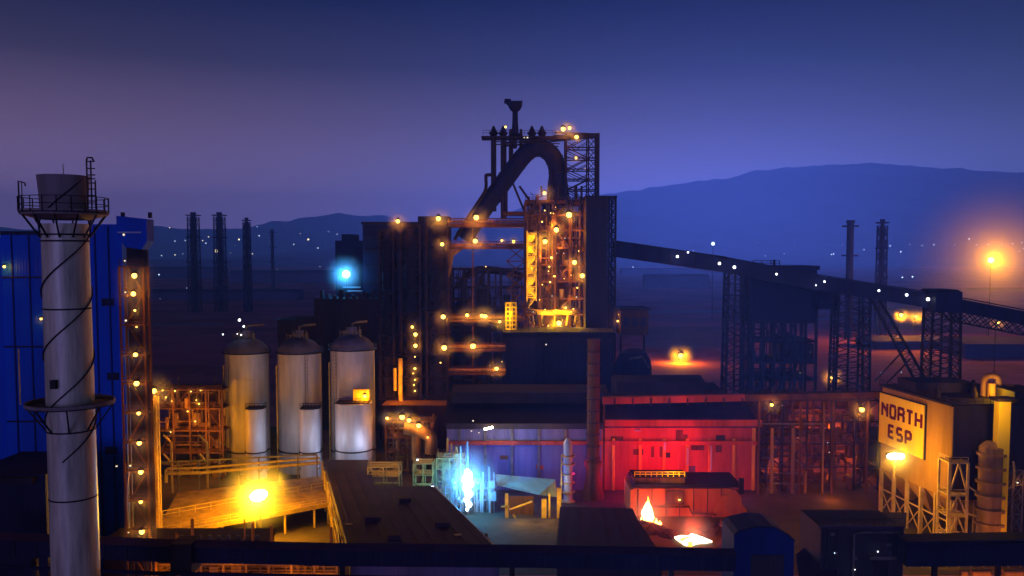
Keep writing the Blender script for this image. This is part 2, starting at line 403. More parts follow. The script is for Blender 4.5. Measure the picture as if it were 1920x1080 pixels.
# ------------------------------------------------------------------ distant town lights: pole + lamp head, each a street lamp
_sl = {}
def far_lamp(px, py, s=1., k='far_white', label=None, Y=None):
    if Y is None:
        d = ray(px, py); t = 250.
        while t < 8600:
            p = (d[0]*t, d[1]*t, CAMZ+d[2]*t)
            if p[2] < surf(p[0], p[1])+11: break
            t += 20
    else:
        p = at(px, py, Y); t = Y
    hgt = max(4., p[2]-surf(p[0], p[1])); rr = 1.15*s*t/F
    mb = MB().beam((0,0,-.5), (0,0,hgt-rr*.5), max(.12, rr*.25)); mb.beam((0,0,hgt-rr*.3), (0,-rr*1.5,hgt-rr*.3), max(.1,rr*.2))
    reg = ('on the left plain among the far lattice chimneys' if px < 500 else 'between the lattice chimneys and the dark frame towers' if px < 760 else 'seen through the open bay left of the furnace' if px < 1000 else
           'on the hillside above the sloping conveyor' if py < 490 and px < 1800 else 'in the far right row near the big orange street lamp' if py < 490 else 'on the plain under or behind the sloping conveyor')
    col_ = 'pale yellow' if k == 'far_yellow' else 'bluish white'
    r = thing('street_lamp', label or 'tiny %s lamp %s' % (col_, reg), 'street lamp', (p[0], p[1], p[2]-hgt), None if label else '%s town lamps %s' % (col_, reg))
    o = r
    mbw = MB(); mbw.v = [(v[0]+p[0], v[1]+p[1], v[2]+p[2]-hgt) for v in mb.v]; mbw.f = mb.f; mbw.build('pole', 'steel_dark', o)
    g = MB().sphere(p, rr, 10, 6).build('bulb', k, o)
    return r, p, rr
far = [(328,452,1),(347,451,.9),(375,450,.8),(391,444,.9),(380,451,1),(386,456,1.2),(303,479,.9),(328,478,1),(448,449,1.5),(458,476,.8),(473,476,.8),(318,427,.7),
 (482,425,.7),(486,442,1.1),(551,458,1),(596,465,1),(578,449,1.6),(616,434,.6),(632,439,.7),(563,438,.5),(298,515,1),(387,514,1.3),(558,511,1),(343,476,.6),(432,474,.6),(441,460,.5),(416,436,.6),
 (1563,476,1),(1559,477,1),(1620,468,1),(1669,461,1),(1689,472,1.3),(1729,460,.8),(1751,459,1),(1774,459,.6),(1790,459,.7),(1817,448,1.4),(1831,459,1),(1853,458,1.1),(1879,458,.8),(1899,457,1),(1916,455,1),(1911,471,.9),(1919,466,.9),
 (1645,520,1.1),(1692,520,1.1),(1711,519,1.1),(1435,480,.7),(1470,476,.7),(1580,459,.5),(1660,455,.5),(1706,458,.5),(1187,501,.9),(1289,473,.8),(1300,470,.6),(1508,700,.9),(1500,699,.7),(1574,705,.5),(1652,699,.6),(1690,698,.6),(1508,567,.6),
 (845,521,1),(707,524,.8),(690,521,.5),(748,524,.5),(862,566,.7),(1904,500,.6),(1850,615,.6),(300,560,.4),(350,540,.4),(520,505,.5),(600,500,.5),(505,455,.4),(535,470,.5),(610,455,.4),(1240,455,.4),(1420,455,.4),(1490,462,.4)]
for px, py, s in far: far_lamp(px, py, s*random.uniform(.85, 1.1), random.choice(('far_white','far_white','far_yellow')) if px < 600 else 'far_white')
far_lamp(406, 471, 2.6, 'far_yellow', 'bright cream lamp at the foot of the second lattice chimney')
r_, p_, q_ = far_lamp(1337, 457, 2.9, 'far_white', 'bright white lamp on the hillside above the sloping conveyor', 800); 
r_, p_, q_ = far_lamp(1858, 488, 4.6, 'far_yellow', 'big orange yellow lamp glowing in the haze at the upper right', 560)
def glow_lamp(r, p, e, col, mist, kind='mist'):
    g = bpy.data.objects.new('glow', HALO[kind]); COL.objects.link(g); g.parent = r; b = ORG[r]
    g.location = tuple(p[i]-b[i] for i in range(3)); g.scale = (mist,)*3
    light(r, p, e, col, .6)
glow_lamp(r_, (p_[0], p_[1]-3, p_[2]), 160000, SOD, 60, 'halo_thin')
def post_lamp(px, py, Y, label, kind='s', e=4000, mist=3., size=1.3, arm=1.5):
    p = at(px, py, Y); r = thing('street_lamp', label, 'street lamp', (p[0], Y+arm, 0))
    MB().beam((p[0], Y+arm, 0), (p[0], Y+arm, p[2]+.8), .22).build('pole', 'steel_dark', r)
    lamp(r, p, kind, size, e, mist); return r
post_lamp(1276, 667, 470, 'lone orange street lamp lighting the bare ground beyond the red shed', 's', 80000, 6, 3.6, 4)
post_lamp(1690, 591, 560, 'yellow street lamp under the conveyor, left of the low yellow pair', 's', 80000, 4.5, 3., 4)
post_lamp(1718, 594, 580, 'small yellow street lamp, right of the low yellow pair', 's', 40000, 5, 2.2, 4)
post_lamp(1560, 707, 330, 'orange lamp left of the foot of the twin legged conveyor trestle', 's', 9000, 4, 1.8)
post_lamp(1871, 605, 330, 'yellow lamp seen through the conveyor truss at the right edge', 's', 6000, 3, 1.5)

# ------------------------------------------------------------------ big chimney stack at the left
Y = 95.; cx0 = Xp(134, Y, 40); rb = 2.78
def zs(py): return Zp(py, Y)
KS = .9
st = thing('chimney_stack', 'tall banded grey steel chimney stack in the left foreground', 'chimney', (cx0, Y, 0))
mb = MB(); top = zs(330)
mb.lathe(cx0, Y, [(2.56, 0), (2.50, zs(900)), (2.45, zs(600)), (2.39, zs(420))], 56, False); mb.build('shaft', 'stack_steel', st)
MB().lathe(cx0, Y, [(2.39, zs(410)), (2.41, zs(400)), (2.5, zs(362)), (2.66, top), (2.45, top), (2.25, zs(400))], 56, False).build('flared_tip', 'stack_dark', st)
for py in (440, 452, 578, 805, 930):
    z = zs(py); rr = 2.53; MB().lathe(cx0, Y, [(2.3, z-.09), (rr, z-.09), (rr, z+.09), (2.3, z+.09)], 56, False).build('band', 'steel_dark', st)
def helix(off, z0, z1, pitch=14.2):
    pts = []; z = z1
    while z > z0:
        a = off+(z1-z)/pitch*2*math.pi; pts.append((cx0+2.55*math.cos(a), Y-2.55*math.sin(a), z)); z -= .35
    return MB().tube(pts, .085, 6)
helix(R(15), zs(860), zs(335)).build('strake', 'steel_dark', st)
helix(R(195), zs(860), zs(335)).build('strake', 'steel_dark', st)
def ring_platform(zt, ro, name, rails=True, braces=10, drop=3.0):
    MB().lathe(cx0, Y, [(2.4, zt-.14), (ro, zt-.14), (ro, zt), (2.4, zt)], 40, False).build(name, 'steel_dark', st)
    b = MB()
    for i in range(braces):
        a = 2*math.pi*(i+.5)/braces; b.beam((cx0+ro*.97*math.cos(a), Y+ro*.97*math.sin(a), zt-.12), (cx0+2.5*math.cos(a), Y+2.5*math.sin(a), zt-drop), .16)
    b.build('bracket', 'steel_dark', st)
    if rails:
        rl = MB().rail([(cx0+ro*math.cos(2*math.pi*i/20), Y+ro*math.sin(2*math.pi*i/20), zt) for i in range(21)], 1.6, 1.6, .08); rl.build('railing', 'steel_dark', st)
ring_platform(zs(398), 4.5, 'platform', True, 12, 2.8)
MB().lathe(cx0, Y, [(2.42, zs(412)), (4.4, zs(400)-.2), (4.4, zs(394)), (2.42, zs(398))], 40, False).build('platform_skirt', 'stack_dark', st)
ring_platform(zs(757), 4.55, 'platform', False, 8, 2.9)
MB().lathe(cx0, Y, [(4.45, zs(757)), (4.6, zs(757)), (4.6, zs(757)+.35), (4.45, zs(757)+.35)], 40, False).build('kick_plate', 'stack_dark', st)
# caged ladder mast at right, davit lamp at left, lightning rod
xl = Xp(175, Y, 65); xr = Xp(190, Y, 65); cg = MB()
for x in (xl, xr, (xl+xr)/2): cg.beam((x, Y-1.2, zs(398)), (x, Y-1.2, zs(303 if x != xr else 340)), .13)
for py in (305, 318, 330, 337, 345, 356, 368, 380): cg.beam((xl, Y-1.2, zs(py)), (xr, Y-1.2, zs(py)), .12)
cg.tube([(xl, Y-1.2, zs(303)), (xl+.1, Y-1.2, zs(298)), (xl+.6, Y-1.2, zs(298)), (xl+.8, Y-1.2, zs(305))], .1, 6)
cg.sm = False; cg.build('caged_ladder', 'steel_dark', st)
xd = Xp(44, Y, 65)
MB().tube([(xd, Y-.8, zs(395)), (xd, Y-.8, zs(340)), (xd+.25, Y-.8, zs(342)), (xd+.7, Y-.8, zs(344)), (xd+.75, Y-.8, zs(350))], .08, 6).build('davit', 'steel_dark', st)
MB().beam((xd+.35, Y-.8, zs(395)), (xd+.35, Y-.8, zs(343)), .07).build('davit', 'steel_dark', st)
MB().beam((Xp(119,Y,70), Y, top-.3), (Xp(118,Y,70), Y, zs(307)), .06).build('lightning_rod', 'steel_dark', st)
MB().beam((Xp(40,Y,50), Y-.6, zs(757)), (Xp(40,Y,50), Y-.6, zs(653)), .12).build('pole', 'steel_light', st)
MB().box(Xp(118,Y,50), Xp(128,Y,50), Y-3.0, Y-2.3, zs(722), zs(706)).build('junction_box', 'steel_dark', st)

# ------------------------------------------------------------------ blue works building behind it
Y = 150.
b = thing('blue_building', 'tall bright blue clad works hall behind the left chimney stack', 'building', (Xp(110, Y, 30), Y+12, 0))
zA = Zp(436, Y); x0 = Xp(-160, Y, 40); x1 = Xp(230, Y, 40); xm = Xp(10, Y, 40)
MB().box(xm, Xp(150,Y,40), Y, Y+26, 0, zA).build('wall', 'clad_blue', b)
MB().box(Xp(150,Y,40)+.02, x1, Y+1, Y+9, 0, Zp(420, Y)).build('wall', 'clad_blue', b)
MB().box(x0, xm-.02, Y+2.5, Y+26, 0, Zp(446, Y)).build('wall', 'clad_blue', b)
p = MB()
for k, (a, c_) in enumerate(((xm+.1, Xp(150,Y,40)-.1),)): p.box(a, c_, Y-.25, Y+.0-.01, zA-.4, zA+.25)
p.build('parapet', 'clad_navy', b)
q = MB()
for py in (520, 650, 790): q.box(xm, Xp(148,Y,40), Y-.18, Y-.003, Zp(py,Y)-.15, Zp(py,Y)+.15)
q.build('trim', 'clad_navy', b)
for px in (30,62,180,205): MB().box(Xp(px,Y,40)-.12, Xp(px,Y,40)+.12, Y-.16+(1 if px > 150 else 0), Y-.003+(1 if px > 150 else 0), 2, zA-.5 if px < 150 else Zp(424,Y)).build('joint_cover', 'clad_deep', b)
for py, px in ((560,190),(700,196),(840,188)): MB().box(Xp(px,Y,40), Xp(px+22,Y,40), Y+.85, Y+.997, Zp(py+14,Y), Zp(py,Y)).build('louvre', 'clad_navy', b)
MB().box(Xp(2,Y,40), Xp(9,Y,40), Y+1.6, Y+2.49, Zp(640,Y), Zp(476,Y)).build('downpipe', 'tank', b)
lampp(b, 8, 500, Y-1, 's', .7, 500, 0); lampp(b, 77, 598, Y-1, 's', .7, 400, 1.)
# lower navy block
b = thing('dark_annex', 'dark navy annex at the foot of the blue hall behind the chimney stack', 'building', (Xp(60,125,5), 132, 0))
MB().box(Xp(-60,125,10), Xp(92,125,10), 125, 140, 0, Zp(890,125)).build('wall', 'clad_navy', b)
MB().box(Xp(-60,125,10), Xp(75,125,10), 124, 125-.01, Zp(905,125), Zp(893,125)).build('cornice', 'clad_dark', b)
lampp(b, 219, 874, 124, 'd', .35, 0, 0)
# stair tower with its overhanging blue head
Y = 130.
t = thing('stair_tower', 'dark stair tower with a blue overhanging head and a column of orange lamps', 'stair tower', (Xp(258,Y,30), Y+3, 0))
xa, xb = Xp(229,Y,50), Xp(281,Y,50); hd = MB()
za, zb = Zp(468,Y), Zp(405,Y)
hd.prism([(xa,Y-1,za+2.4),(xa+1.2,Y-1,za+.4),(xb-.5,Y-1,za),(xb+.3,Y-1,za+1.3),(xb+.3,Y-1,zb-.5),(xa,Y-1,zb)], (0,2.6,0))
hd.build('head_house', 'clad_blue', t)
tt = MB()
for px in (231, 282): tt.box(Xp(px,Y,60)-.22, Xp(px,Y,60)+.22, Y, Y+.5, zb-.3, Zp(398,Y))
tt.build('vent', 'clad_navy', t)
MB().box(xa+.2, xb-.5, Y-1.15, Y-1.01, Zp(436,Y)-.1, Zp(436,Y)+.1).build('trim', 'tank', t)
x0, x1 = Xp(233,Y,30), Xp(277,Y,30)
MB().box(x0+.2, x1-.2, Y+2.1, Y+2.6, 0, za+1).build('back_wall', 'clad_dark', t)
lv = [0]+[Zp(py,Y) for py in range(1160, 480, -55)]
frame(t, x0, x1, Y, Y+1.9, lv, 1, 'rust', .28, False)
fl = MB()
for i, (a, c_) in enumerate(zip(lv, lv[1:])):
    if i % 2: fl.beam((x0+.4,Y+.6,a), (x1-.4,Y+.6,c_), .35, .2)
    else: fl.beam((x1-.4,Y+1.4,a), (x0+.4,Y+1.4,c_), .35, .2)
fl.build('stair_flight', 'rust', t)
for px, py, s, e in ((252,517,1.35,900),(250,551,1.25,800),(253,582,.6,250),(256,613,.5,160),(254,665,.95,350),(256,719,.95,350),(260,775,1.,500),(261,831,1.1,600),(264,885,1.15,700),(264,941,1.15,600),(266,997,1.4,900)):
    lampp(t, px, py, Y-1.0, 's', s*.85, e, 1.9*s)
for px, py in ((235,548),(236,601),(234,489),(232,440),(244,873),(241,998),(218,874)): lampp(t, px, py, Y-1, 'd', .35, 0, 0)
MB().tube([at(243,884,Y-1), at(239,910,Y-1), at(239,950,Y-1), at(242,990,Y-1)], .12, 6).build('hose', 'tank', t)

# ------------------------------------------------------------------ three storage silos with small tanks in front
for i, (cx, wd, sp_, sx_, sw, sbot, lab, lab2) in enumerate((
   (464, 80, 662, 482, 38, 878, 'leftmost of three grey silos, its foot lit yellow by the yard floodlight', 'small tank at the foot of the left silo, lit half yellow and half white'),
   (563, 80, 662, 584, 40, 872, 'middle of three grey silos, yellow on its left side', 'small white lit tank at the foot of the middle silo'),
   (662, 82, 656, 664, 70, 862, 'rightmost of three grey silos with a glowing lamp box on its front', 'wide blue white lit tank at the foot of the right silo'))):
    Y = 236.; r0 = wd*Y/F/2; x = Xp(cx, Y, 20); zt = Zp(sp_, Y-r0)
    s_ = thing('silo', lab, 'silo', (x, Y, 0), 'storage silos left of the furnace')
    MB().lathe(x, Y, [(r0,0),(r0,zt)], 48).build('shell', 'tank', s_)
    MB().lathe(x, Y, [(r0*1.0,zt+.003),(r0*.93,zt+1.1),(r0*.72,zt+2.4),(r0*.42,zt+3.3),(r0*.2,zt+3.6),(.2*r0,zt+5.6)], 48).build('dome', 'clad_grey', s_)
    g_ = MB()
    for z in (Zp(850,Y-r0),): g_.lathe(x, Y, [(r0,z-.15),(r0+.35,z-.15),(r0+.35,z+.15),(r0,z+.15)], 48, False)
    g_.build('ring', 'steel_dark', s_); MB().lathe(x, Y, [(r0,zt-.5),(r0+.7,zt-.5),(r0+.7,zt-.3),(r0,zt-.3)], 48, False).build('walkway', 'steel_dark', s_)
    MB().rail([(x+(r0+.6)*math.cos(2*math.pi*k/18), Y+(r0+.6)*math.sin(2*math.pi*k/18), zt-.3) for k in range(19)], 1.2, 2).build('railing', 'steel_mid', s_)
    sm_ = MB()
    for k in range(1, 9): sm_.lathe(x, Y, [(r0,zt*k/9-.09),(r0+.03,zt*k/9-.06),(r0+.03,zt*k/9+.06),(r0,zt*k/9+.09)], 48, False)
    sm_.build('weld_seam', 'tank', s_)
    ld = MB(); a_ = R(-128 if i != 1 else -60); lx, ly = x+(r0+.35)*math.cos(a_), Y+(r0+.35)*math.sin(a_)
    for dx in (-.35,.35): ld.beam((lx+dx,ly,0),(lx+dx,ly,zt), .1)
    for k in range(int(zt)): ld.beam((lx-.35,ly,k+.5),(lx+.35,ly,k+.5), .07)
    ld.build('ladder', 'steel_mid', s_)
    c_ = MB(); c_.tube([(x,Y,zt+5),(x,Y,zt+6.6),(x+1.2,Y+.5,zt+7),(x+3,Y+6,zt+6.8)], .3, 10)
    for k in range(4): c_.beam((x-3+k*1.8,Y-2,zt+2),(x-3+k*1.8,Y-2,zt+5+k%2), .15)
    c_.beam((x-3,Y-2,zt+4.4),(x+3,Y-2,zt+4.4), .15)
    for k in range(5): c_.box(x-2.5+k*1.1, x-1.9+k*1.1, Y-1, Y-.3, zt+2.2, zt+4.6+(k%3)*.5)
    c_.sm = False; c_.build('roof_pipework', 'steel_mid', s_)
    MB().tube([(x-r0-.3, Y-1, 0), (x-r0-.3, Y-1, zt-4)], .22, 8).build('downpipe', 'steel_light', s_)
    if i == 0:
        for px, py, z_ in ((449,600,.5),(457,612,.35),(445,626,.3),(452,628,.35),(418,627,.25)): lampp(s_, px, py, Y-3, 'w', z_*1.5, 120 if z_ > .4 else 0, 0)
    if i == 2:
        bx = MB().box(Xp(664,Y-r0,26), Xp(694,Y-r0,26), Y-r0-1.6, Y-r0-.9, Zp(757,Y-r0), Zp(729,Y-r0)); bx.build('lamp_board', 'sign_yellow', s_)
        lampp(s_, 684, 743, Y-r0-3.2, 's', 1.2, 3500, 2.4)
    Y2 = Y-r0-2.2; r2 = sw*Y2/F/2; x2 = Xp(sx_, Y2, 8); z2 = Zp(768 if i != 2 else 760, Y2-r2)
    k_ = thing('tank', lab2, 'tank', (x2, Y2, 0), 'small tanks before the silos')
    MB().lathe(x2, Y2-(.8 if i != 2 else 0), [(r2,0),(r2,z2)], 36).build('shell', 'tank', k_)
    g_ = MB().lathe(x2, Y2-(.8 if i != 2 else 0), [(r2,Zp(850,Y2-r2)),(r2+.25,Zp(850,Y2-r2)),(r2+.25,Zp(850,Y2-r2)+.3),(r2,Zp(850,Y2-r2)+.3)], 36, False); g_.build('ring', 'steel_dark', k_)
    MB().box(x2-r2*.9, x2+r2*.9, Y2-r2*.6, Y2+r2*.6, z2+.01, z2+.25).build('platform', 'steel_dark', k_)
    MB().rail([(x2-r2*.9,Y2-r2*.6,z2+.25),(x2+r2*.9,Y2-r2*.6,z2+.25),(x2+r2*.9,Y2+r2*.6,z2+.25)], 1.2, 1).build('railing', 'steel_dark', k_)

# ------------------------------------------------------------------ yard left: deck, floodlight mast, pipe rack
struct(MB().add([gnd(-400,1079,.02),gnd(2500,1079,.02),gnd(2500,800,.02),gnd(-400,800,.02)], [(0,1,2,3)]).build('yard_pavement', 'yard'))
fm = thing('floodlight_mast', 'blazing yellow floodlight mast in the middle of the left yard', 'floodlight', (*at(485,930,176)[:2], 0))
p = at(485, 929, 176)
MB().beam((p[0], 176.8, 0), (p[0], 176.8, p[2]+1), .3).build('pole', 'steel_mid', fm)
MB().box(p[0]-1.5, p[0]+1.5, 176.2, 176.7, p[2]-.9, p[2]+1).build('lamp_head', 'steel_dark', fm)
g_ = MB(); g_.prism([(p[0]+1.7*math.cos(a)*1.05, 175.9, p[2]+1.15*math.sin(a)+.35*math.cos(a)) for a in [2*math.pi*k/16 for k in range(16)]], (0,.28,0)); g_.build('bulb', 'bulb_flood', fm)
glow_lamp(fm, (p[0], 175.0, p[2]), 30000, (1,.42,.012), 8.5, 'halo_dense')
light(fm, (p[0]+3, 181, p[2]+2), 9500, (1,.46,.002), 1.); light(fm, (p[0]-9, 186, 12), 8000, (1,.44,.002), 1.); light(fm, (p[0]+.2, 172, p[2]+1), 15000, (1,.46,.002), 1.)  # added fills round the head, carrying its light to deck and silos
a0 = gnd(288, 1003, 5); a1 = gnd(642, 938, 5)
dk = thing('loading_deck', 'broad deck lit deep orange under the yard floodlight', 'deck', (a0[0], a0[1], 0))
d = MB(); L0, L1 = (a0[0],a0[1]), (a1[0],a1[1]); up = (-7., 30.)
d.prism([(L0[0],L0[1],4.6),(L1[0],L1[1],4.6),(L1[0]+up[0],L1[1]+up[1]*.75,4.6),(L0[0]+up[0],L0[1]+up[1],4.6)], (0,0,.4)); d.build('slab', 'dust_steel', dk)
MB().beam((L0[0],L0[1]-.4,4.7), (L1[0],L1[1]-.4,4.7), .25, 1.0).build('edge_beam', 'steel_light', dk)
for k in range(7):
    t_ = k/6; x = L0[0]+(L1[0]-L0[0])*t_; y = L0[1]+(L1[1]-L0[1])*t_
    MB().beam((x,y,0), (x,y,4.6), .4).build('column', 'steel_light', dk)
def on(t_, s_, z=5.0): return (L0[0]+(L1[0]-L0[0])*t_+up[0]*s_, L0[1]+(L1[1]-L0[1])*t_+up[1]*s_, z)
MB().rail([on(.0,.35), on(.98,.4)], 1.6, 3.2, .12).build('railing', 'steel_light', dk)
MB().rail([on(.0,.02), on(1,.02)], 1.1, 2.4, .08).build('railing', 'steel_light', dk)
pr = thing('pipe_rack', 'orange lit rack of thick pipes running behind the yard deck', 'pipe rack', (*at(310,930,200)[:2], 0))
for z, r1 in ((8.2,.42),(9.4,.3)):
    a = at(312,930,200); c_ = at(600,905,208)
    MB().tube([(a[0],200,z-2.2),(a[0],200,z-.4),(a[0]+.5,200,z),(a[0]+8,200.5,z),(c_[0],208,z+.6)], r1, 12).build('pipe', 'steel_light', pr)
for k in range(9):
    t_ = k/8; x = a[0]-1.5+(c_[0]-a[0]+1)*t_; y = 199+8.4*t_
    MB().beam((x,y,0), (x,y,11), .3).build('column', 'steel_mid', pr); MB().beam((x,y,7.3), (x,y+2.6,7.3), .25).build('bracket', 'steel_mid', pr)
MB().beam((a[0]-1.5,199,11),(c_[0]-.5,207.4,11), .35).build('girder', 'steel_mid', pr)
# taller frames behind
Y = 226.
yf = thing('process_frame', 'rusty steel process frame with tangled pipework between stair tower and silos', 'steel frame', (Xp(340,Y,10), Y, 0))
frame(yf, Xp(296,Y,10), Xp(418,Y,10), Y, Y+9, [0,7,13,19,24], 4, 'rust', .4, True, True, True, 46, 'dust_steel')
for px, py in ((330,800),(370,780),(400,830)): light(yf, at(px,py,Y-6), 3600, SOD, .5)  # added fills brightening the frame, without fittings
for px, py in ((305,732),(311,745),(328,733),(322,752),(358,734),(368,750),(376,732),(366,790),(373,757),(352,771),(320,810)): lampp(yf, px, py, Y-1.5, 's', .5, 260, 1.1)
MB().box(Xp(292,Y,10), Xp(425,Y,10), Y+10, Y+12, 0, 22).build('back_wall', 'rust', yf)
for px in (321, 388):
    x = Xp(px, 212, 12); q = thing('gantry_post', 'bent arm gantry post on the %s side of the pipe yard' % ('left' if px < 350 else 'right'), 'post', (x, 212, 0))
    MB().beam((x,212,0), (x,212,Zp(830,212)), .45).build('post', 'steel_light', q)
    MB().beam((x,212,Zp(830,212)), (x-1.9,212,Zp(822,212)+.9), .4).build('arm', 'steel_light', q)
    MB().beam((x,212,Zp(868,212)), (x-1.9,212,Zp(858,212)+.9), .4).build('arm', 'steel_light', q)
    MB().beam((x,212,Zp(868,212)), (x-9 if px < 350 else x-8.5,212.1,Zp(874,212)), .3).build('girder', 'steel_light', q)
Y = 165.; x = Xp(290,Y,15)
lm = thing('lamp_column', 'lattice lamp column beside the stair tower topped by a starry orange lamp', 'lamp column', (x, Y, 0))
lattice(lm, x-.7, x+.6, Y, Y+1.2, 0, Zp(745,Y), 16, .3, .12, 'steel_light', 'Z')
MB().box(x-.55, x+.5, Y+.3, Y+.9, 0, Zp(750,Y)).build('ladder', 'steel_light', lm)
lampp(lm, 288, 733, Y-.6, 's', 1.9, 6500, 3.2)
lampp(lm, 300, 760, Y+1, 'd', .01, 0, 0) if False else None
light(lm, (x+1.5, Y-5, 20), 1500, SOD); light(lm, (x+1.5, Y-5, 8), 1500, SOD)

# ------------------------------------------------------------------ foreground shed with the big flat roof
sh = thing('flat_roof_shed', 'large shed with a flat dark purple roof in the lower middle', 'shed', (Xp(780,175,10), 175, 0))
P = lambda px, py, z=10.: gnd(px, py, z)
poly = [P(655,1034), P(936,1036), P(812,912), P(703,912), P(690,862), P(607,862)]
rf = MB().prism([(a[0],a[1],9.6) for a in poly], (0,0,.4)); rf.build('roof', 'roof_sheet', sh)
sm_ = MB()
for k in range(9):
    t_ = (k+.5)/9; a = [poly[0][i]+(poly[1][i]-poly[0][i])*t_ for i in range(3)]; c_ = [poly[5][i]+(poly[2][i]-poly[5][i])*min(1,t_*1.) for i in range(3)]
    sm_.beam((a[0],a[1],10.04), (c_[0]*.98+a[0]*.02,c_[1]*.98+a[1]*.02,10.04), .12, .1)
sm_.build('roof_seam', 'roof_sheet', sh)
ct = lambda a, s_=.6: a
wl = MB()
for i, j in ((5,0),(0,1),(1,2)):
    a, c_ = poly[i], poly[j]; dx, dy = c_[0]-a[0], c_[1]-a[1]; n_ = math.hypot(dx,dy); nx, ny = -dy/n_*.4, dx/n_*.4
    wl.prism([(a[0]+nx,a[1]+ny,0),(c_[0]+nx,c_[1]+ny,0),(c_[0]+nx*2,c_[1]+ny*2,0),(a[0]+nx*2,a[1]+ny*2,0)], (0,0,9.5))
wl.build('wall', 'clad_grey', sh)
A, B = poly[5], poly[0]; lp = lambda t_, z: (A[0]+(B[0]-A[0])*t_-.35, A[1]+(B[1]-A[1])*t_-.1, z)
for k in range(8): MB().beam(lp(k/7,0), lp(k/7,9.5), .4).build('column', 'steel_light', sh)
br = MB()
for k in range(7):
    br.beam(lp(k/7,.3), lp((k+1)/7,9), .2); br.beam(lp((k+1)/7,.3), lp(k/7,9), .2)
for z in (4.5, 9.): br.beam(lp(0,z), lp(1,z), .3)
br.build('bracing', 'steel_light', sh)
pp = MB().tube([lp(.55,6.2),lp(.6,7.6),lp(.75,8.),lp(.8,6)], .28, 8); pp.build('pipe', 'steel_mid', sh)
light(sh, (A[0]-7, (A[1]+B[1])/2+8, 5), 3500, AMB, .6); light(sh, (A[0]-2, B[1]+10, 5), 3500, AMB, .6)  # added amber fills for the left wall, no lamp there
vv = MB()
for px, py in ((860,1005),(785,1027),(655,985),(900,1030)):
    q = gnd(px, py, 10); vv.box(q[0]-.8, q[0]+.5, q[1], q[1]+.5, 9.99, 10.25)
vv.build('roof_hatch', 'steel_light', sh)
gt = MB(); A3, B3 = poly[1], poly[2]
gt.tube([(A3[0]+.3,A3[1],9.9),(B3[0]+.3,B3[1],9.9)], .22, 8); gt.tube([(poly[0][0],poly[0][1]-.3,9.8),(poly[1][0],poly[1][1]-.3,9.8)], .2, 8); gt.build('gutter', 'steel_mid', sh)
for px, py, w_ in ((700,975,1.4),(760,940,1.1),(830,985,1.3),(740,1010,1.)):
    q = gnd(px, py, 10); v_ = MB().box(q[0]-w_, q[0]+w_, q[1]-w_*.7, q[1]+w_*.7, 10.01, 10.7); v_.box(q[0]-w_-.2, q[0]+w_+.2, q[1]-w_*.7-.2, q[1]+w_*.7+.2, 10.71, 10.85); v_.build('roof_vent', 'roof_sheet', sh)
def small_platform(pxs, pys, Y, label, e=900, m='steel_light', kind='w'):
    x0, x1 = Xp(pxs[0],Y,6), Xp(pxs[1],Y,6); zt, zb = Zp(pys[0],Y), Zp(pys[1],Y)
    q = thing('service_platform', label, 'platform', ((x0+x1)/2, Y, 0))
    frame(q, x0, x1, Y, Y+5, [0, (zt+zb)/2-.4, zt-1], max(2, int((x1-x0)/2.5)), m, .28, True, True, True)
    MB().tube([(x0,Y-.4,zb+.8),(x1,Y-.4,zb+.8)], .3, 10).build('pipe', m, q)
    light(q, ((x0+x1)/2, Y-4, zt+2), e, WHT if kind == 'w' else SOD, .5); return q
for px, Yl in ((508,221),(604,221),(690,222)): light(sh, at(px,835,Yl-2), 1900, (.6,.7,1.), .5)  # added white fills on the small tanks, no fitting there
small_platform((690,748), (868,912), 192, 'white lit service platform on the roof edge below the right silo', 450)
q = small_platform((775,812), (862,914), 196, 'narrow white lit pipe stand between the flat roof and the red shed', 350)
lampp(q, 783, 862, 195, 'w', .6, 0, 0); lampp(q, 811, 913, 190, 'w', .8, 200, 1.)

# ------------------------------------------------------------------ blast furnace
Y = 282.
bf = thing('blast_furnace', 'towering dark blast furnace with a great arched gas pipe and glowing stair landings', 'blast furnace', (Xp(1035,Y,40), Y, 0))
X_ = lambda px, z=60: Xp(px, Y, z); Z_ = lambda py: Zp(py, Y)
xc = X_(1040); yc = Y+9
MB().lathe(xc, yc, [(6.4,0),(6.6,24),(7.6,38),(6.8,52),(5.0,Z_(415)),(3.6,Z_(385)),(2.4,Z_(378))], 36).build('furnace_shell', 'rust', bf)
# arched uptake and long downcomer
yp = Y+6
arch = [(1049,392),(1047,360),(1046,330),(1042,305),(1030,286),(1012,277),(993,282),(975,300),(955,327),(930,361),(905,395),(884,425),(868,448)]
def smooth(pts, n=5):
    out = []
    for i in range(len(pts)-1):
        p0, p1, p2, p3 = pts[max(0,i-1)], pts[i], pts[i+1], pts[min(len(pts)-1,i+2)]
        for k in range(n):
            t = k/n; out.append(tuple(.5*((2*p1[j])+(-p0[j]+p2[j])*t+(2*p0[j]-5*p1[j]+4*p2[j]-p3[j])*t*t+(-p0[j]+3*p1[j]-3*p2[j]+p3[j])*t**3) for j in range(len(p1))))
    return out+[pts[-1]]
ap = [at(px,py,yp) for px, py in arch]
rr = [4.0 if i == 0 else 3.5 if i < 2 else 3.0 for i in range(len(ap))]
sp2 = smooth([(*a, r) for a, r in zip(ap, rr)])
MB().tube([q[:3] for q in sp2], [q[3] for q in sp2], 24).build('gas_uptake', 'clad_navy', bf)
g_ = MB()
for i in range(6, len(sp2)-2, 5):
    a, c_ = sp2[i][:3], sp2[i+1][:3]; d = [c_[k]-a[k] for k in range(3)]; n_ = math.dist(a, c_); g_.tube([a, tuple(a[k]+d[k]/n_*.35 for k in range(3))], sp2[i][3]+.18, 24)
g_.build('pipe_flange', 'steel_dark', bf)
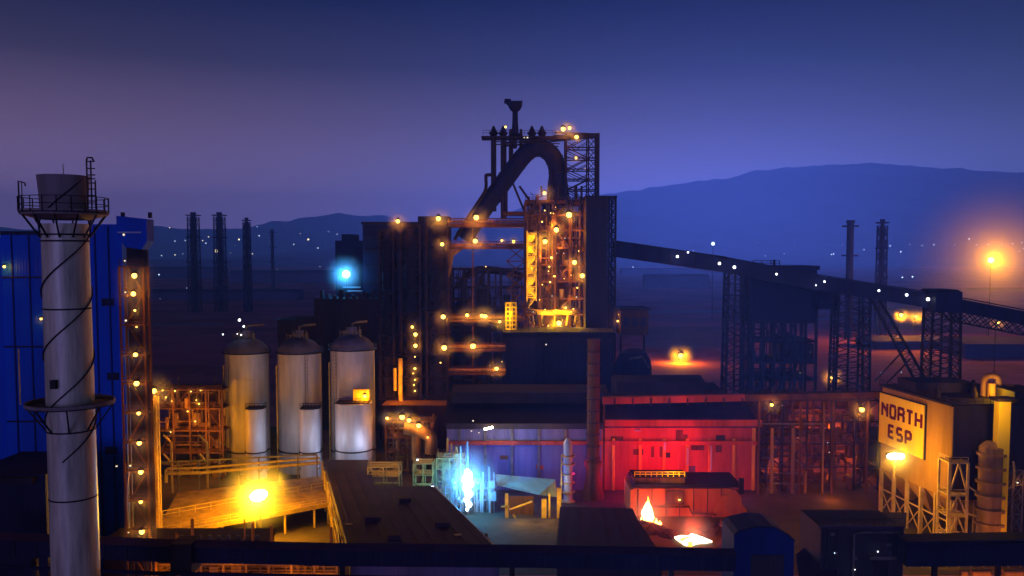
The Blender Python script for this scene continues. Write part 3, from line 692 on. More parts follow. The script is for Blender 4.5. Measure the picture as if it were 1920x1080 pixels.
MB().tube(smooth([at(px,py,yp-4) for px, py in ((852,450),(880,404),(900,374),(911,354),(911,331),(914,328),(926,328))], 3), .55, 8).build('gas_pipe', 'steel_dark', bf)
MB().tube([at(1034,318,yp-3), at(1033,345,yp-3.2), at(1031,385,yp-3)], [.6,1.1,1.3], 10).build('relief_pipe', 'clad_navy', bf)
# top gantry, bleeder pipes and mast
zt = Z_(252); mb = MB(); mb.box(X_(902,95), X_(1062,95), Y+2, Y+9, zt-.8, zt-.2); mb.build('top_platform', 'steel_dark', bf)
mb = MB()
for dy in (2, 9):
    mb.beam((X_(940,95),Y+dy,Z_(268)), (X_(1122,95),Y+dy,Z_(250)), .5); mb.beam((X_(925,95),Y+dy,Z_(264)), (X_(1050,95),Y+dy,Z_(268)), .35)
    mb.beam((X_(1040,95),Y+dy,Z_(247)), (X_(1122,95),Y+dy,Z_(250)), .55)
mb.build('girder', 'steel_dark', bf)
MB().rail([(X_(905,95),Y+2,zt),(X_(1062,95),Y+2,zt),(X_(1062,95),Y+9,zt)], 1.6, 2.2, .12).build('railing', 'steel_dark', bf)
for px, w_, b_ in ((925,.95,395),(944,1.05,410),(958,.8,300),(966,.7,275),(977,.6,280)):
    MB().tube([(X_(px,85),Y+5,Z_(b_)),(X_(px,85),Y+5,Z_(250)),(X_(px,85),Y+5,Z_(238))], [w_,w_,w_*.75], 10).build('bleeder_pipe', 'steel_dark', bf)
for px in (925, 943, 998, 1017):
    x = X_(px,95); MB().lathe(x, Y+5, [(.4,Z_(262)),(.9,Z_(252)),(1.7,Z_(245)),(1.0,Z_(242)),(.9,Z_(240)),(.3,Z_(232))], 12).build('bleeder_valve', 'steel_dark', bf)
x = X_(966,95); m_ = MB().lathe(x, Y+5, [(2.4,Z_(252)),(1.2,Z_(245)),(.95,Z_(225)),(.9,Z_(205)),(1.6,Z_(202)),(2.3,Z_(195)),(2.4,Z_(188))], 16); m_.build('flare_mast', 'clad_navy', bf)
m_ = MB(); m_.box(X_(945,95), X_(980,95), Y+3.6, Y+6.4, Z_(188), Z_(185)); m_.box(X_(946,95), X_(958,95), Y+4, Y+6, Z_(185), Z_(181)); m_.beam((X_(978,95),Y+5,Z_(192)),(X_(978,95),Y+5,Z_(184)), .5); m_.prism([(X_(948,95),Y+4.2,Z_(188)),(X_(978,95),Y+4.2,Z_(188)),(X_(971,95),Y+4.2,Z_(199)),(X_(961,95),Y+4.2,Z_(202))],(0,1.6,0)); m_.build('mast_head', 'clad_navy', bf)
# lattice tower on the right of the arch
lx0, lx1, lm_ = X_(1062,80), X_(1122,80), X_(1104,80)
tw = MB()
for x, w_ in ((lx0,.6),(lm_,.45),(lx1,.95)):
    for dy in (2, 9): tw.beam((x,Y+dy,Z_(375)), (x,Y+dy,Z_(248)), w_)
tw.build('tower_leg', 'steel_dark', bf)
tw = MB()
zz = [Z_(py) for py in (375,355,335,316,295,275,252)]
for dy in (2, 9):
    for a, c_ in zip(zz, zz[1:]):
        tw.beam((lx0,Y+dy,c_),(lx1,Y+dy,c_),.4); k = zz.index(a)
        if k % 2: tw.beam((lx0,Y+dy,a),(lm_,Y+dy,c_),.3)
        else: tw.beam((lm_,Y+dy,a),(lx0,Y+dy,c_),.3)
        tw.beam((lm_,Y+dy,a),(lx1,Y+dy,c_),.22); tw.beam((lx1,Y+dy,a),(lm_,Y+dy,c_),.22)
        m1 = (lx0+lm_)/2; tw.beam((m1,Y+dy,a),(lx0,Y+dy,(a+c_)/2),.2); tw.beam((m1,Y+dy,a),(lm_,Y+dy,(a+c_)/2),.2)
for c_ in zz: tw.beam((lx1,Y+2,c_),(lx1,Y+9,c_),.3); tw.beam((lx0,Y+2,c_),(lx0,Y+9,c_),.3)
tw.build('bracing', 'steel_dark', bf)
# charging deck and hopper house on top of the furnace body
for px, sl_ in ((950,0),(985,25),(1010,40)):
    MB().beam((X_(px,75),Y+1,Z_(400)), (X_(px-sl_*.9,75),Y+2,Z_(340+sl_*.2)), .7).build('brace', 'steel_dark', bf)
mb = MB(); mb.box(X_(985,75), X_(1098,75), Y+1, Y+15, Z_(382), Z_(374)); mb.box(X_(944,75), X_(985,75), Y+2, Y+12, Z_(402), Z_(396)); mb.build('charging_deck', 'rust', bf)
MB().rail([(X_(985,75),Y+1,Z_(374)),(X_(1098,75),Y+1,Z_(374))], 1.8, 2).build('railing', 'steel_dark', bf)
e_ = MB()
for px, w_, h_ in ((992,4,7),(1008,6,10),(1066,7,9),(1082,5,14),(1030,4,8)): e_.box(X_(px-w_/2,75),X_(px+w_/2,75),Y+3,Y+6,Z_(374),Z_(374-h_))
e_.build('hopper', 'dust_steel', bf)
# steel frame round the furnace with landings
lv = [Z_(py) for py in (735,690,655,622,590,560,528,497,465,432,404,378)]
frame(bf, X_(985,50), X_(1096,50), Y, Y+18, lv, 4, 'rust', .7, True, False, True, 210, 'dust_steel', 2)
MB().box(X_(987,50), X_(1095,50), Y+18.3, Y+18.6, 20, Z_(392)).build('back_sheeting', 'steel_dark', bf)
dk_ = MB()
for z in lv[1:]: dk_.box(X_(985,50), X_(1096,50), Y, Y+4, z-.2, z)
dk_.build('landing', 'rust', bf)
fl = MB()
for i, (a, c_) in enumerate(zip(range(437,560,20), range(457,580,20))):
    xa, xb = X_(990,60), X_(1004,60)
    if i % 2: xa, xb = xb, xa
    fl.beam((xa,Y-1.6,Z_(c_)), (xb,Y-1.6,Z_(a)), 1.1, .3); fl.box(X_(988,60), X_(1005,60), Y-2.4, Y-.2, Z_(a)-.12, Z_(a))
    fl.beam((xa,Y-2.2,Z_(c_)+1), (xb,Y-2.2,Z_(a)+1), .12)
fl.build('stair_flight', 'steel_light', bf)
for px in (988,1005): MB().beam((X_(px,60),Y-2.3,Z_(565)), (X_(px,60),Y-2.3,Z_(433)), .25).build('column', 'steel_light', bf)
for i, a in enumerate(range(437, 557, 20)):
    x0_, x1_ = X_(990,60), X_(1003,60); xm0 = x0_+(x1_-x0_)*.55
    tp = [(x0_,Y-.3,Z_(a+3)),(x1_,Y-.3,Z_(a+3)),(xm0,Y-.3,Z_(a+10)),(x1_-.3,Y-.3,Z_(a+17)),(x0_,Y-.3,Z_(a+17))] if i % 2 else [(x0_,Y-.3,Z_(a+3)),(x1_,Y-.3,Z_(a+3)),(x1_,Y-.3,Z_(a+9)),(xm0,Y-.3,Z_(a+17)),(x0_,Y-.3,Z_(a+17))]
    MB().prism(tp, (0,.15,0)).build('stair_screen', 'sign_yellow', bf)
for px, py in ((1035,420),(1050,465),(1060,510),(1025,540),(1075,560),(1015,480),(1085,440)): light(bf, (X_(px,55), Y-1.2, Z_(py)), random.choice((500,900,1900)), (1,.34,.004), .4)  # added amber fills for frame, stair and bustle pipe; no lamps there
for z in (445, 470, 500, 530, 555): light(bf, (X_(996,60), Y-4.5, Z_(z)), 1500, AMB, .5)
# bustle pipe ring and tuyere level, bright yellow
mb = MB(); mb.tube([(xc+8.5*math.cos(2*math.pi*k/32), yc-3+8.5*math.sin(2*math.pi*k/32), Z_(585)) for k in range(33)], .9, 10)
for k in range(12):
    a = 2*math.pi*k/12; mb.tube([(xc+8.5*math.cos(a), yc-3+8.5*math.sin(a), Z_(585)), (xc+7.8*math.cos(a), yc-3+7.8*math.sin(a), Z_(610))], .35, 8)
mb.build('bustle_pipe', 'steel_light', bf)
for px, py in ((1020,590),(1045,580),(1070,592),(1085,607),(1033,607)): light(bf, (X_(px,45), Y-4, Z_(py)), 2000, AMB, .5)
for px, py, s, e in ((1067,403,1.5,2800),(1043,431,1.3,2200),(1022,453,1.7,3200),(1077,492,1.4,2500),(1092,517,1.4,2500),(1048,606,1.4,2200),(1061,577,.9,900),
                     (1021,362,1.5,2600),(963,453,1.,1200),(941,451,.8,700),(1056,242,1.6,3600),(1068,240,1.4,1500),(1081,257,1.2,900),(1080,296,1.0,700),(1097,316,.5,150),
                     (1059,447,.5,150),(1044,475,.45,0),(1057,475,.45,0),(1035,555,.5,160),(1081,557,.6,200),(948,238,.7,120),(983,258,.6,0),(989,258,.6,0),(1034,483,.6,500),(1030,500,.5,500),(1000,585,.4,200)):
    lampp(bf, px, py, Y-2.5, 's' if s > .65 or e > 300 else 'd', s*1.25, e, 2.0*s if e > 400 else 0)
rnd = random.Random(3)
for k in range(24): lampp(bf, rnd.uniform(1008,1094), rnd.uniform(385,612), Y-rnd.uniform(.6,2), 's', rnd.uniform(.3,.6), rnd.choice((0,120,260)), 0)
xt = MB()
for k in range(46):
    z = rnd.choice(lv[3:]); x = X_(rnd.uniform(1004,1090),50); x2 = x+rnd.uniform(-4,4); y = Y-rnd.uniform(.3,1.6)
    if k % 3: xt.beam((x,y,z), (x2,y,z+rnd.uniform(2,7)), rnd.uniform(.15,.35))
    else: xt.tube([(x,y,z-3),(x,y,z+1),(x2,y,z+1.6),(x2,y,z+5)], rnd.uniform(.15,.4), 7)
xt.sm = False; xt.build('pipework', 'steel_dark', bf)
# hoist tower, the solid dark box on the right of the furnace
Y = 276.
ht = thing('hoist_tower', 'dark sheeted hoist tower right of the furnace where the conveyor ends', 'tower', (Xp(1118,Y,40), Y, 0))
MB().box(Xp(1098,Y,50), Xp(1139,Y,50), Y, Y+14, 10, Zp(370,Y)).build('wall', 'clad_dark', ht)
lattice(ht, Xp(1142,Y,50), Xp(1154,Y,50), Y+1, Y+12, 10, Zp(368,Y), 22, .6, .22, 'steel_dark', 'X')
MB().box(Xp(1096,Y,50), Xp(1156,Y,50), Y-.3, Y+14, Zp(370,Y)+.01, Zp(367,Y)).build('roof', 'steel_dark', ht)
s_ = MB()
for py in range(400, 640, 30): s_.box(Xp(1097.5,Y,50), Xp(1139.5,Y,50), Y-.2, Y-.003, Zp(py,Y)-.15, Zp(py,Y)+.15)
s_.build('girt', 'steel_dark', ht)
lampp(ht, 1161, 590, Y-1, 's', .8, 1300, 1.6); lampp(ht, 1158, 602, Y-1, 's', .8, 700, 1.6)
Y = 270.
sb = thing('side_cabin', 'brown sheeted cabin hung on the right side of the hoist tower', 'cabin', (Xp(1190,Y,40), Y, 0))
MB().box(Xp(1164,Y,40), Xp(1217,Y,40), Y+1, Y+12, Zp(629,Y), Zp(582,Y)).build('wall', 'rust', sb)
MB().box(Xp(1160,Y,40), Xp(1219,Y,40), Y, Y+13, Zp(582,Y)+.01, Zp(578,Y)).build('roof', 'steel_dark', sb)
for px in (1168, 1213): MB().beam((Xp(px,Y,30),Y+6,0), (Xp(px,Y,30),Y+6,Zp(629,Y)), .6).build('column', 'steel_dark', sb)
g_ = MB()
for k in range(3): g_.box(Xp(1170+k*16,Y,40), Xp(1180+k*16,Y,40), Y+.9, Y+.997, Zp(612,Y), Zp(596,Y))
g_.build('window', 'clad_dark', sb)
# round drum behind the shed
Y = 262.; x = Xp(1190,Y,25)
dr = thing('gas_drum', 'dark round topped drum rising behind the red shed roof, right of the furnace', 'drum', (x, Y, 0))
r0 = 33*Y/F
MB().lathe(x, Y+3, [(r0*1.05,0),(r0*1.05,Zp(690,Y)),(r0*.98,Zp(676,Y)),(r0*.75,Zp(662,Y)),(r0*.35,Zp(656,Y)),(.3,Zp(655,Y))], 36).build('shell', 'clad_navy', dr)
MB().tube([(x-2,Y-1,Zp(690,Y)),(x-1.5,Y-1.5,Zp(672,Y)),(x+2,Y-1.5,Zp(668,Y)),(x+4,Y-.5,Zp(690,Y))], .5, 10).build('pipe', 'steel_mid', dr)

# ------------------------------------------------------------------ left of the furnace: stove towers, bridges
Y = 300.
b = thing('stockhouse', 'purple grey flat topped stockhouse behind the tall dark towers', 'building', (Xp(720,Y,50), Y+10, 0))
MB().box(Xp(681,Y,50), Xp(800,Y,50), Y, Y+18, 0, Zp(421,Y)).build('wall', 'clad_navy', b)
MB().box(Xp(679,Y,50), Xp(802,Y,50), Y-.6, Y+18.6, Zp(421,Y)+.01, Zp(416,Y)).build('roof', 'clad_dark', b)
MB().box(Xp(783,Y,50), Xp(842,Y,50), Y+2, Y+12, 0, Zp(405,Y)).build('wall', 'clad_dark', b)
g_ = MB()
for py in (445, 470, 500, 530): g_.box(Xp(682,Y,50), Xp(760,Y,50), Y-.2, Y-.003, Zp(py,Y)-.2, Zp(py,Y)+.2)
g_.build('girt', 'clad_dark', b)
Y = 272.
for i, (pa, pb, pt, lab) in enumerate(((712,738,430,'leftmost of the dark frame towers left of the furnace'),(752,788,422,'middle dark frame tower, the one fronted by a ladder of orange lamps'),(800,838,418,'right dark frame tower beside the lit open bay'))):
    q = thing('frame_tower', lab, 'tower', (Xp((pa+pb)/2,Y,40), Y, 0), 'frame towers left of the furnace')
    x0, x1 = Xp(pa,Y,45), Xp(pb,Y,45)
    lattice(q, x0, x1, Y, Y+7, 0, Zp(pt,Y), 14, .7, .25, 'steel_dark', 'X')
    MB().lathe((x0+x1)/2, Y+3.5, [((x1-x0)*.4,0),((x1-x0)*.4,Zp(pt+8,Y)),((x1-x0)*.2,Zp(pt,Y))], 20).build('vessel', 'clad_dark', q)
    dk_ = MB()
    for k in range(1, 10): dk_.box(x0-.8, x1+.8, Y-.8, Y+7.5, Zp(pt,Y)*k/10-.15, Zp(pt,Y)*k/10+.1)
    dk_.build('landing', 'steel_dark', q)
    rl = MB()
    for k in range(1, 10): rl.rail([(x0-.8,Y-.8,Zp(pt,Y)*k/10+.1),(x1+.8,Y-.8,Zp(pt,Y)*k/10+.1)], 1.3, 2)
    rl.build('railing', 'steel_dark', q)
    if i == 1:
        for px, py, s, e in ((773,613,.9,700),(779,627,.95,700),(779,648,1.1,900),(778,669,.4,0),(778,691,.9,500),(775,700,.5,200),(778,712,.7,400),(776,722,.5,200),(778,733,.6,300)): lampp(q, px, py, Y-2, 's', s*1.3, e, 2.1*s if e else 0)
    if i == 0:
        MB().tube([at(740,690,Y-2),at(741,732,Y-2)], .55, 8).build('lit_pipe', 'steel_light', q)
        MB().tube([at(751,672,Y-2),at(751,745,Y-2),at(757,780,Y-4)], .7, 8).build('lit_pipe', 'steel_light', q)
        light(q, at(746,735,Y-6), 2600, SOD, .5); light(q, at(747,700,Y-6), 2000, SOD, .5)
    if i == 2:
        for px, py, s, e in ((822,410,1.7,3200),(746,415,1.4,2200)): lampp(q, px, py, Y-2, 's', s, e, 2.3*s)
        lampp(q, 829, 458, Y-2, 's', 1.4, 2600, 2.4)
# bridges across the open bay
br_ = thing('pipe_bridge', 'tiered lit pipe bridge spanning between the dark towers and the furnace', 'bridge', (Xp(910,Y,40), Y, 0))
for py, h_ in ((418,2.6),(462,1.6),(600,1.6),(655,1.6),(700,1.4)):
    z = Zp(py,Y); xa, xb = Xp(838,Y,z), Xp(985,Y,z)
    MB().box(xa, xb, Y+1, Y+6, z-h_*.5, z).build('deck', 'rust', br_)
    for y in (Y+1, Y+6): MB().beam((xa,y,z+1.5), (xb,y,z+1.5), .2).build('girder', 'rust', br_)
    rl = MB().rail([(xa,Y+1,z),(xb,Y+1,z)], 1.5, 2.2); rl.build('railing', 'rust', br_)
    pp = MB()
    for k in range(2): pp.tube([(xa,Y+2.5+k*1.6,z+.6),(xb,Y+2.5+k*1.6,z+.6)], .4, 8)
    pp.build('pipe', 'dust_steel', br_)
for px in (838, 886, 985): MB().beam((Xp(px,Y,30),Y+3,0), (Xp(px,Y,30),Y+3,Zp(418,Y)), .8 if px != 886 else .35).build('column', 'rust', br_)
MB().xbrace((Xp(950,Y,40),Y+1,Zp(600,Y)), (Xp(985,Y,40),Y+1,Zp(600,Y)), (Xp(950,Y,40),Y+1,Zp(462,Y)), (Xp(985,Y,40),Y+1,Zp(462,Y)), 5, .35).build('bracing', 'rust', br_)
MB().prism([at(840,462,Y+2),at(882,455,Y+2),at(850,480,Y+2),at(842,520,Y+2),at(838,520,Y+2)], (0,2.5,0)).build('chute', 'dust_steel', br_)
for px, py, s, e in ((893,408,1.7,3200),(891,452,1.6,3200),(831,594,1.3,1800),(876,591,1.3,1800),(904,592,1.4,1500),(910,593,1.4,1500),(937,603,1.3,1800),(833,652,1.5,2400),(887,649,1.5,2400),(931,691,1.4,2000),(826,680,.4,0),(941,678,.4,0),(911,500,.4,0)):
    lampp(br_, px, py, Y-1.5, 's', s*1.15, e, 2.2*s if e else 0)
bay = thing('gas_cleaning_frame', 'dim crowded gas cleaning frame seen behind the lit pipe bridges', 'steel frame', (Xp(910,300,30),300,0))
frame(bay, Xp(846,300,40), Xp(985,300,40), 300, 312, [0,12]+[Zp(py,300) for py in (700,660,620,580,540,505)], 6, 'steel_dark', .7, True, False, True, 70, 'rust')
for px, r1, pt in ((868,4.2,560),(905,3.,535),(950,4.8,575)):
    MB().lathe(Xp(px,303,30), 306, [(r1,0),(r1,Zp(pt+20,303)),(r1*.6,Zp(pt+6,303)),(r1*.25,Zp(pt,303)),(r1*.25,Zp(pt-22,303))], 22).build('vessel', 'clad_dark', bay)
MB().tube(smooth([at(868,540,304),at(872,520,304),at(890,508,304),at(912,506,304),at(950,510,304),at(980,520,304)],4), 1.3, 12).build('gas_main', 'clad_dark', bay)
# caged spiral stair, glowing
q = thing('caged_stair', 'small yellow lit caged stair at the left foot of the furnace frame', 'stair', (Xp(958,Y,40), Y-2, 0))
x, r0 = Xp(958,Y,40), 1.7; cg = MB(); z0, z1 = Zp(616,Y), Zp(567,Y)
for k in range(10):
    a = 2*math.pi*k/10; cg.beam((x+r0*math.cos(a),Y-2+r0*math.sin(a),z0), (x+r0*math.cos(a),Y-2+r0*math.sin(a),z1), .18)
for k in range(7):
    z = z0+(z1-z0)*k/6; cg.tube([(x+r0*math.cos(2*math.pi*i/16),Y-2+r0*math.sin(2*math.pi*i/16),z) for i in range(17)], .16, 6)
cg.sm = False; cg.build('cage', 'sign_yellow', q); MB().tube([(x,Y-2,0),(x,Y-2,z1)], .35, 8).build('column', 'steel_light', q)
light(q, (x-2, Y-6, (z0+z1)/2), 2600, AMB, .5); light(q, (x, Y-2.9, (z0+z1)/2+1), 500, AMB, .3)
# white floodlight high on a mast behind the silos
m_ = thing('floodlight_mast', 'dazzling blue white floodlight on a mast above the right silo', 'floodlight', (*at(649,514,300)[:2], 0))
p = at(649,514,300)
MB().beam((p[0],301,0),(p[0],301,p[2]+1), .5).build('pole', 'steel_dark', m_)
MB().box(p[0]-1.2,p[0]+1.2,300.6,301.2,p[2]-1.4,p[2]+1.4).build('lamp_head', 'steel_dark', m_)
MB().sphere((p[0],299.8,p[2]), 1.25, 14, 8).build('bulb', 'bulb_blue', m_)
MB().box(p[0]-1,p[0]+5,298.5,301.5,Zp(538,300)-.3,Zp(538,300)).build('platform', 'tank', m_); MB().box(p[0]+1,p[0]+6,296,299,Zp(545,298)-.3,Zp(545,298)).build('platform', 'tank', m_)
glow_lamp(m_, (p[0],298,p[2]), 16000, BLU, 8, 'halo_dense')
# dark works hall behind the silos
q = thing('works_hall', 'dark works hall behind the silo tops left of the frame towers', 'building', (Xp(650,290,10), 300, 0))
MB().box(Xp(590,290,20), Xp(712,290,20), 290, 310, 0, Zp(560,290)).build('wall', 'clad_dark', q)
MB().box(Xp(520,288,20), Xp(600,288,20), 289, 309, 0, Zp(600,288)).build('wall', 'clad_dark', q)
mb = MB()
for k in range(9): mb.box(Xp(600+k*12,290,20), Xp(606+k*12,290,20), 291, 293, Zp(560,290)+.01, Zp(560,290)+random.uniform(1,3.4))
mb.build('roof_vent', 'clad_dark', q)
MB().rail([(Xp(520,288,20),289,Zp(600,288)),(Xp(600,288,20),289,Zp(600,288))], 1.3, 2.5).build('railing', 'steel_mid', q)
# lamps and thick orange duct at foot of towers
Y = 228.
q = thing('dust_duct', 'fat orange lit duct and lamps at the foot of the frame towers', 'duct', (Xp(780,Y,14), Y, 0))
MB().tube(smooth([at(758,803,Y),at(775,806,Y),at(795,812,Y),at(808,822,Y),at(808,850,Y)],4), 1.7, 16).build('pipe', 'dust_steel', q)
MB().tube([at(780,812,Y),at(780,862,Y)], 1.2, 14).build('pipe', 'dust_steel', q)
frame(q, Xp(720,Y,14), Xp(812,Y,14), Y+3, Y+10, [0,6,Zp(825,Y),Zp(795,Y)], 4, 'rust', .4, True, True, True, 40, 'dust_steel')
for px, py, s, e in ((726,784,1.1,1200),(754,782,1.4,1600),(767,788,1.3,1400),(785,798,1.3,1600),(802,820,.6,300)): lampp(q, px, py, Y-2, 's', s, e, 2.*s)
# fill behind: low machine house between towers and shed
q = thing('machine_house', 'low rusty machine house under the pipe bridges', 'building', (Xp(890,262,10), 266, 0))
MB().box(Xp(716,262,10), Xp(850,262,10), 262, 276, 0, Zp(760,262)).build('wall', 'rust', q)

# ------------------------------------------------------------------ furnace house (dark bulk) and cast house
Y = 262.
q = thing('furnace_house', 'near black furnace house bulk below the glowing furnace floor', 'building', (Xp(1030,Y,20), Y+8, 0))
MB().box(Xp(948,Y,30), Xp(1150,Y,30), Y, Y+16, 0, Zp(632,Y)).build('wall', 'clad_dark', q)
MB().box(Xp(943,Y,30), Xp(1153,Y,30), Y-1.5, Y+17, Zp(632,Y)+.01, Zp(622,Y)).build('roof', 'roof_dark', q)
MB().rail([(Xp(943,Y,30),Y-1.3,Zp(622,Y)),(Xp(1153,Y,30),Y-1.3,Zp(622,Y))], 1.3, 2.5).build('railing', 'steel_dark', q)
g_ = MB()
for k in range(6): g_.box(Xp(955+k*32,Y,30), Xp(957+k*32,Y,30), Y-.3, Y-.003, Zp(740,Y), Zp(634,Y))
g_.build('stanchion', 'clad_dark', q); lampp(q, 1024, 646, Y-1, 'd', .5, 0, 0)
YF, YR, YB = 215., 233., 256.
ch = thing('cast_house', 'long cast house with dark sheeted roof and a wall glowing red from molten metal', 'building', (Xp(1130,YF,10), YF+10, 0))
xl_, xr_ = Xp(838,YF,12), Xp(1418,YF,12); ze, zr = Zp(797,YF), Zp(741,YR)
xa_, xb_ = xl_-1, xr_+.8
MB().prism([(xa_,YF-1.6,ze),(xa_,YR,zr),(xa_,YB,ze+1),(xa_,YB,ze+.6),(xa_,YR,zr-.5),(xa_,YF-1.6,ze-.4)], (Xp(1138,YF,18)-xa_,0,0)).build('roof', 'roof_dark', ch)
xm_ = Xp(1138,YF,18)+.02
MB().prism([(xm_,YF-1.6,ze),(xm_,YR,zr),(xm_,YB,ze+1),(xm_,YB,ze+.6),(xm_,YR,zr-.5),(xm_,YF-1.6,ze-.4)], (xb_-xm_,0,0)).build('roof', 'roof_sheet', ch)
MB().prism([(Xp(840,YF,18),YR-6,zr-1.2),(Xp(840,YF,18),YR-6,zr+1.7),(Xp(840,YF,18),YR,zr+3.),(Xp(840,YF,18),YR+6,zr+1.7),(Xp(840,YF,18),YR+6,zr-1.2)], (Xp(1150,YF,18)-Xp(840,YF,18),0,0)).build('roof_monitor', 'roof_dark', ch)
MB().prism([(Xp(1150,YR,24)+.1,YR-6,zr-1),(Xp(1150,YR,24)+.1,YR-6,Zp(716,YR-6)),(Xp(1150,YR,24)+.1,YR,Zp(703,YR)),(Xp(1150,YR,24)+.1,YR+6,Zp(712,YR)),(Xp(1150,YR,24)+.1,YR+6,zr-1)], (Xp(1312,YR,24)-Xp(1150,YR,24),0,0)).build('roof_monitor', 'roof_dark', ch)
MB().prism([(Xp(1312,YR,24)+.02,YR-5,zr-1),(Xp(1312,YR,24)+.02,YR-5,Zp(727,YR)),(Xp(1312,YR,24)+.02,YR+5,Zp(722,YR)),(Xp(1312,YR,24)+.02,YR+5,zr-1)], (5,0,0)).build('roof_monitor', 'roof_dark', ch)
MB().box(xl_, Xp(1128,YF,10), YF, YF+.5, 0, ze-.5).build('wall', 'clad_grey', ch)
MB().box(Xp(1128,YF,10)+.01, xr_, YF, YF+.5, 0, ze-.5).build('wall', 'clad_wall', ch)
MB().box(xl_, xl_+.5, YF+.51, YB, 0, ze-.5).build('wall', 'clad_grey', ch); MB().box(xr_-.5, xr_, YF+.51, YB, 0, ze-.5).build('wall', 'clad_grey', ch)
for px in (1150,1200,1245,1288,1330,1375,1412,1103,1060,1010,960,910,862):
    x = Xp(px,YF,10); z_ = ze-.6; w_ = .35
    MB().box(x-w_, x+w_, YF-.55, YF-.01, 0, Zp(822,YF) if px < 1400 and px > 1140 else z_).build('column', 'strip_orange' if px > 1140 else 'steel_mid', ch)
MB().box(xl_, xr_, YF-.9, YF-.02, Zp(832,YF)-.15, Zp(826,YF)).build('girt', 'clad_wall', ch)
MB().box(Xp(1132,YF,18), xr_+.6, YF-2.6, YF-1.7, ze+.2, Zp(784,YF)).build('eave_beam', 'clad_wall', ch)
MB().box(xl_, Xp(1132,YF,18)-.1, YF-2.2, YF-1.7, ze-.6, ze+.8).build('eave_beam', 'clad_dark', ch)
g_ = MB()
for px, py, py2, w_ in ((1245,828,843,.25),(1194,804,807,.7),(1288,838,870,.2),(1332,835,880,.15)): g_.box(Xp(px,YF,10)-w_, Xp(px,YF,10)+w_, YF-1.2, YF-.6, Zp(py2,YF), Zp(py,YF))
g_.build('cable_box', 'tank', ch)
rnd = random.Random(5)
for k in range(22):
    px = rnd.choice([rnd.uniform(1156,1400), rnd.uniform(850,1085)]) if k < 18 else rnd.uniform(1180,1380); w_ = rnd.uniform(.6,1.9); z0 = rnd.uniform(1.,13.); h_ = rnd.uniform(1.,3.4); x = Xp(px,YF,10)
    MB().box(x-w_, x+w_, YF-.03-.002*k, YF-.004, z0, z0+h_).build('patch_sheet', ('rust','clad_wall','clad_grey','clad_dark','rust')[k % 5], ch)
# thick dark riser in front of the wall with a flared foot
q = thing('riser_column', 'dark rusty riser column with flared foot before the cast house wall', 'column', (Xp(1112,210,8), 208, 0))
x = Xp(1112,208,10); MB().lathe(x, 208, [(3.1,0),(2.9,Zp(935,208)),(1.9,Zp(900,208)),(1.75,Zp(880,208)),(2.2,Zp(870,208)),(2.2,Zp(865,208)),(1.55,Zp(860,208)),(1.5,Zp(640,208)),(1.7,Zp(636,208))], 24).build('shell', 'rust', q)
g_ = MB()
for py in range(660, 860, 22): g_.lathe(x, 208, [(1.5,Zp(py,208)),(1.75,Zp(py,208)),(1.75,Zp(py,208)+.2),(1.5,Zp(py,208)+.2)], 20, False)
g_.build('flange', 'steel_dark', q)
# ringed stack with platforms next to it
q = thing('ringed_vessel', 'slim lit vessel with stacked ring platforms between teal canopy and riser', 'vessel', (Xp(1063,205,8), 205, 0))
x = Xp(1065,205,8); MB().lathe(x, 205, [(1.1,0),(1.1,Zp(830,205)),(.4,Zp(822,205))], 18).build('shell', 'tank', q)
for py in (855,870,889,905,922,940): MB().lathe(x, 205, [(1.1,Zp(py,205)),(1.75,Zp(py,205)),(1.75,Zp(py,205)+.18),(1.1,Zp(py,205)+.18)], 18, False).build('ring_platform', 'steel_light', q)
MB().beam((x-1.7,203.6,0),(x-1.7,203.6,Zp(852,205)), .22).build('ladder', 'steel_light', q)
light(q, (x-2.5, 201.5, Zp(900,205)), 500, WHT, .3); light(q, (x-1.5, 201.5, Zp(950,205)), 900, AMB, .3)

# elevated red lit pipe bridge running to the right, with its trestle pipes
Y = 211.
q = thing('conduit_bridge', 'long red to orange lit conduit bridge above the cast house eaves, reaching the precipitator', 'bridge', (Xp(1400,Y,22), Y, 0))
za_, zb_ = (Zp(757,Y)+Zp(744,Y))/2, (Zp(745,Y)+Zp(733,Y))/2; zm_ = za_+(zb_-za_)*.5
MB().beam((Xp(1130,Y,24),Y,za_), (Xp(1395,Y,24),Y,zm_), 2., 1.7).build('box_girder', 'clad_wall', q); MB().beam((Xp(1395,Y,24)+.02,Y,zm_), (Xp(1660,Y,24),Y,zb_), 2., 1.5).build('box_girder', 'rust', q)  # left half redder: the red glow is put into the girder's colour
MB().rail([(Xp(1130,Y,24),Y-.8,Zp(744,Y)),(Xp(1660,Y,24),Y-.8,Zp(733,Y))], 1.1, 3, .1).build('railing', 'steel_dark', q)
for px in (1132, 1422, 1500, 1560, 1625): MB().beam((Xp(px,Y,10),Y,0),(Xp(px,Y,10),Y,Zp(752,Y)), .5).build('column', 'rust', q)
b_ = MB()
for px in range(1150, 1420, 34): b_.box(Xp(px,Y,23), Xp(px+3,Y,23), Y-1.15, Y-1.01, Zp(758,Y), Zp(745,Y))
b_.build('stiffener', 'steel_dark', q)
lampp(q, 1447, 759, Y-2.5, 's', 1.2, 2200, 2.2); lampp(q, 1616, 768, Y-2.5, 's', 1.5, 4200, 2.6)
Y = 214.
q = thing('brown_process_frame', 'large brown cluttered process frame between the red shed and the precipitator', 'steel frame', (Xp(1530,Y,10), Y, 0))
frame(q, Xp(1424,Y,10), Xp(1650,Y,10), Y+1, Y+14, [0,6,12,Zp(792,Y),Zp(752,Y)], 5, 'steel_dark', .45, True, False, True, 150, 'rust')
MB().box(Xp(1422,Y,10), Xp(1655,Y,10), Y+15, Y+17, 0, Zp(765,Y)).build('back_wall', 'rust', q)
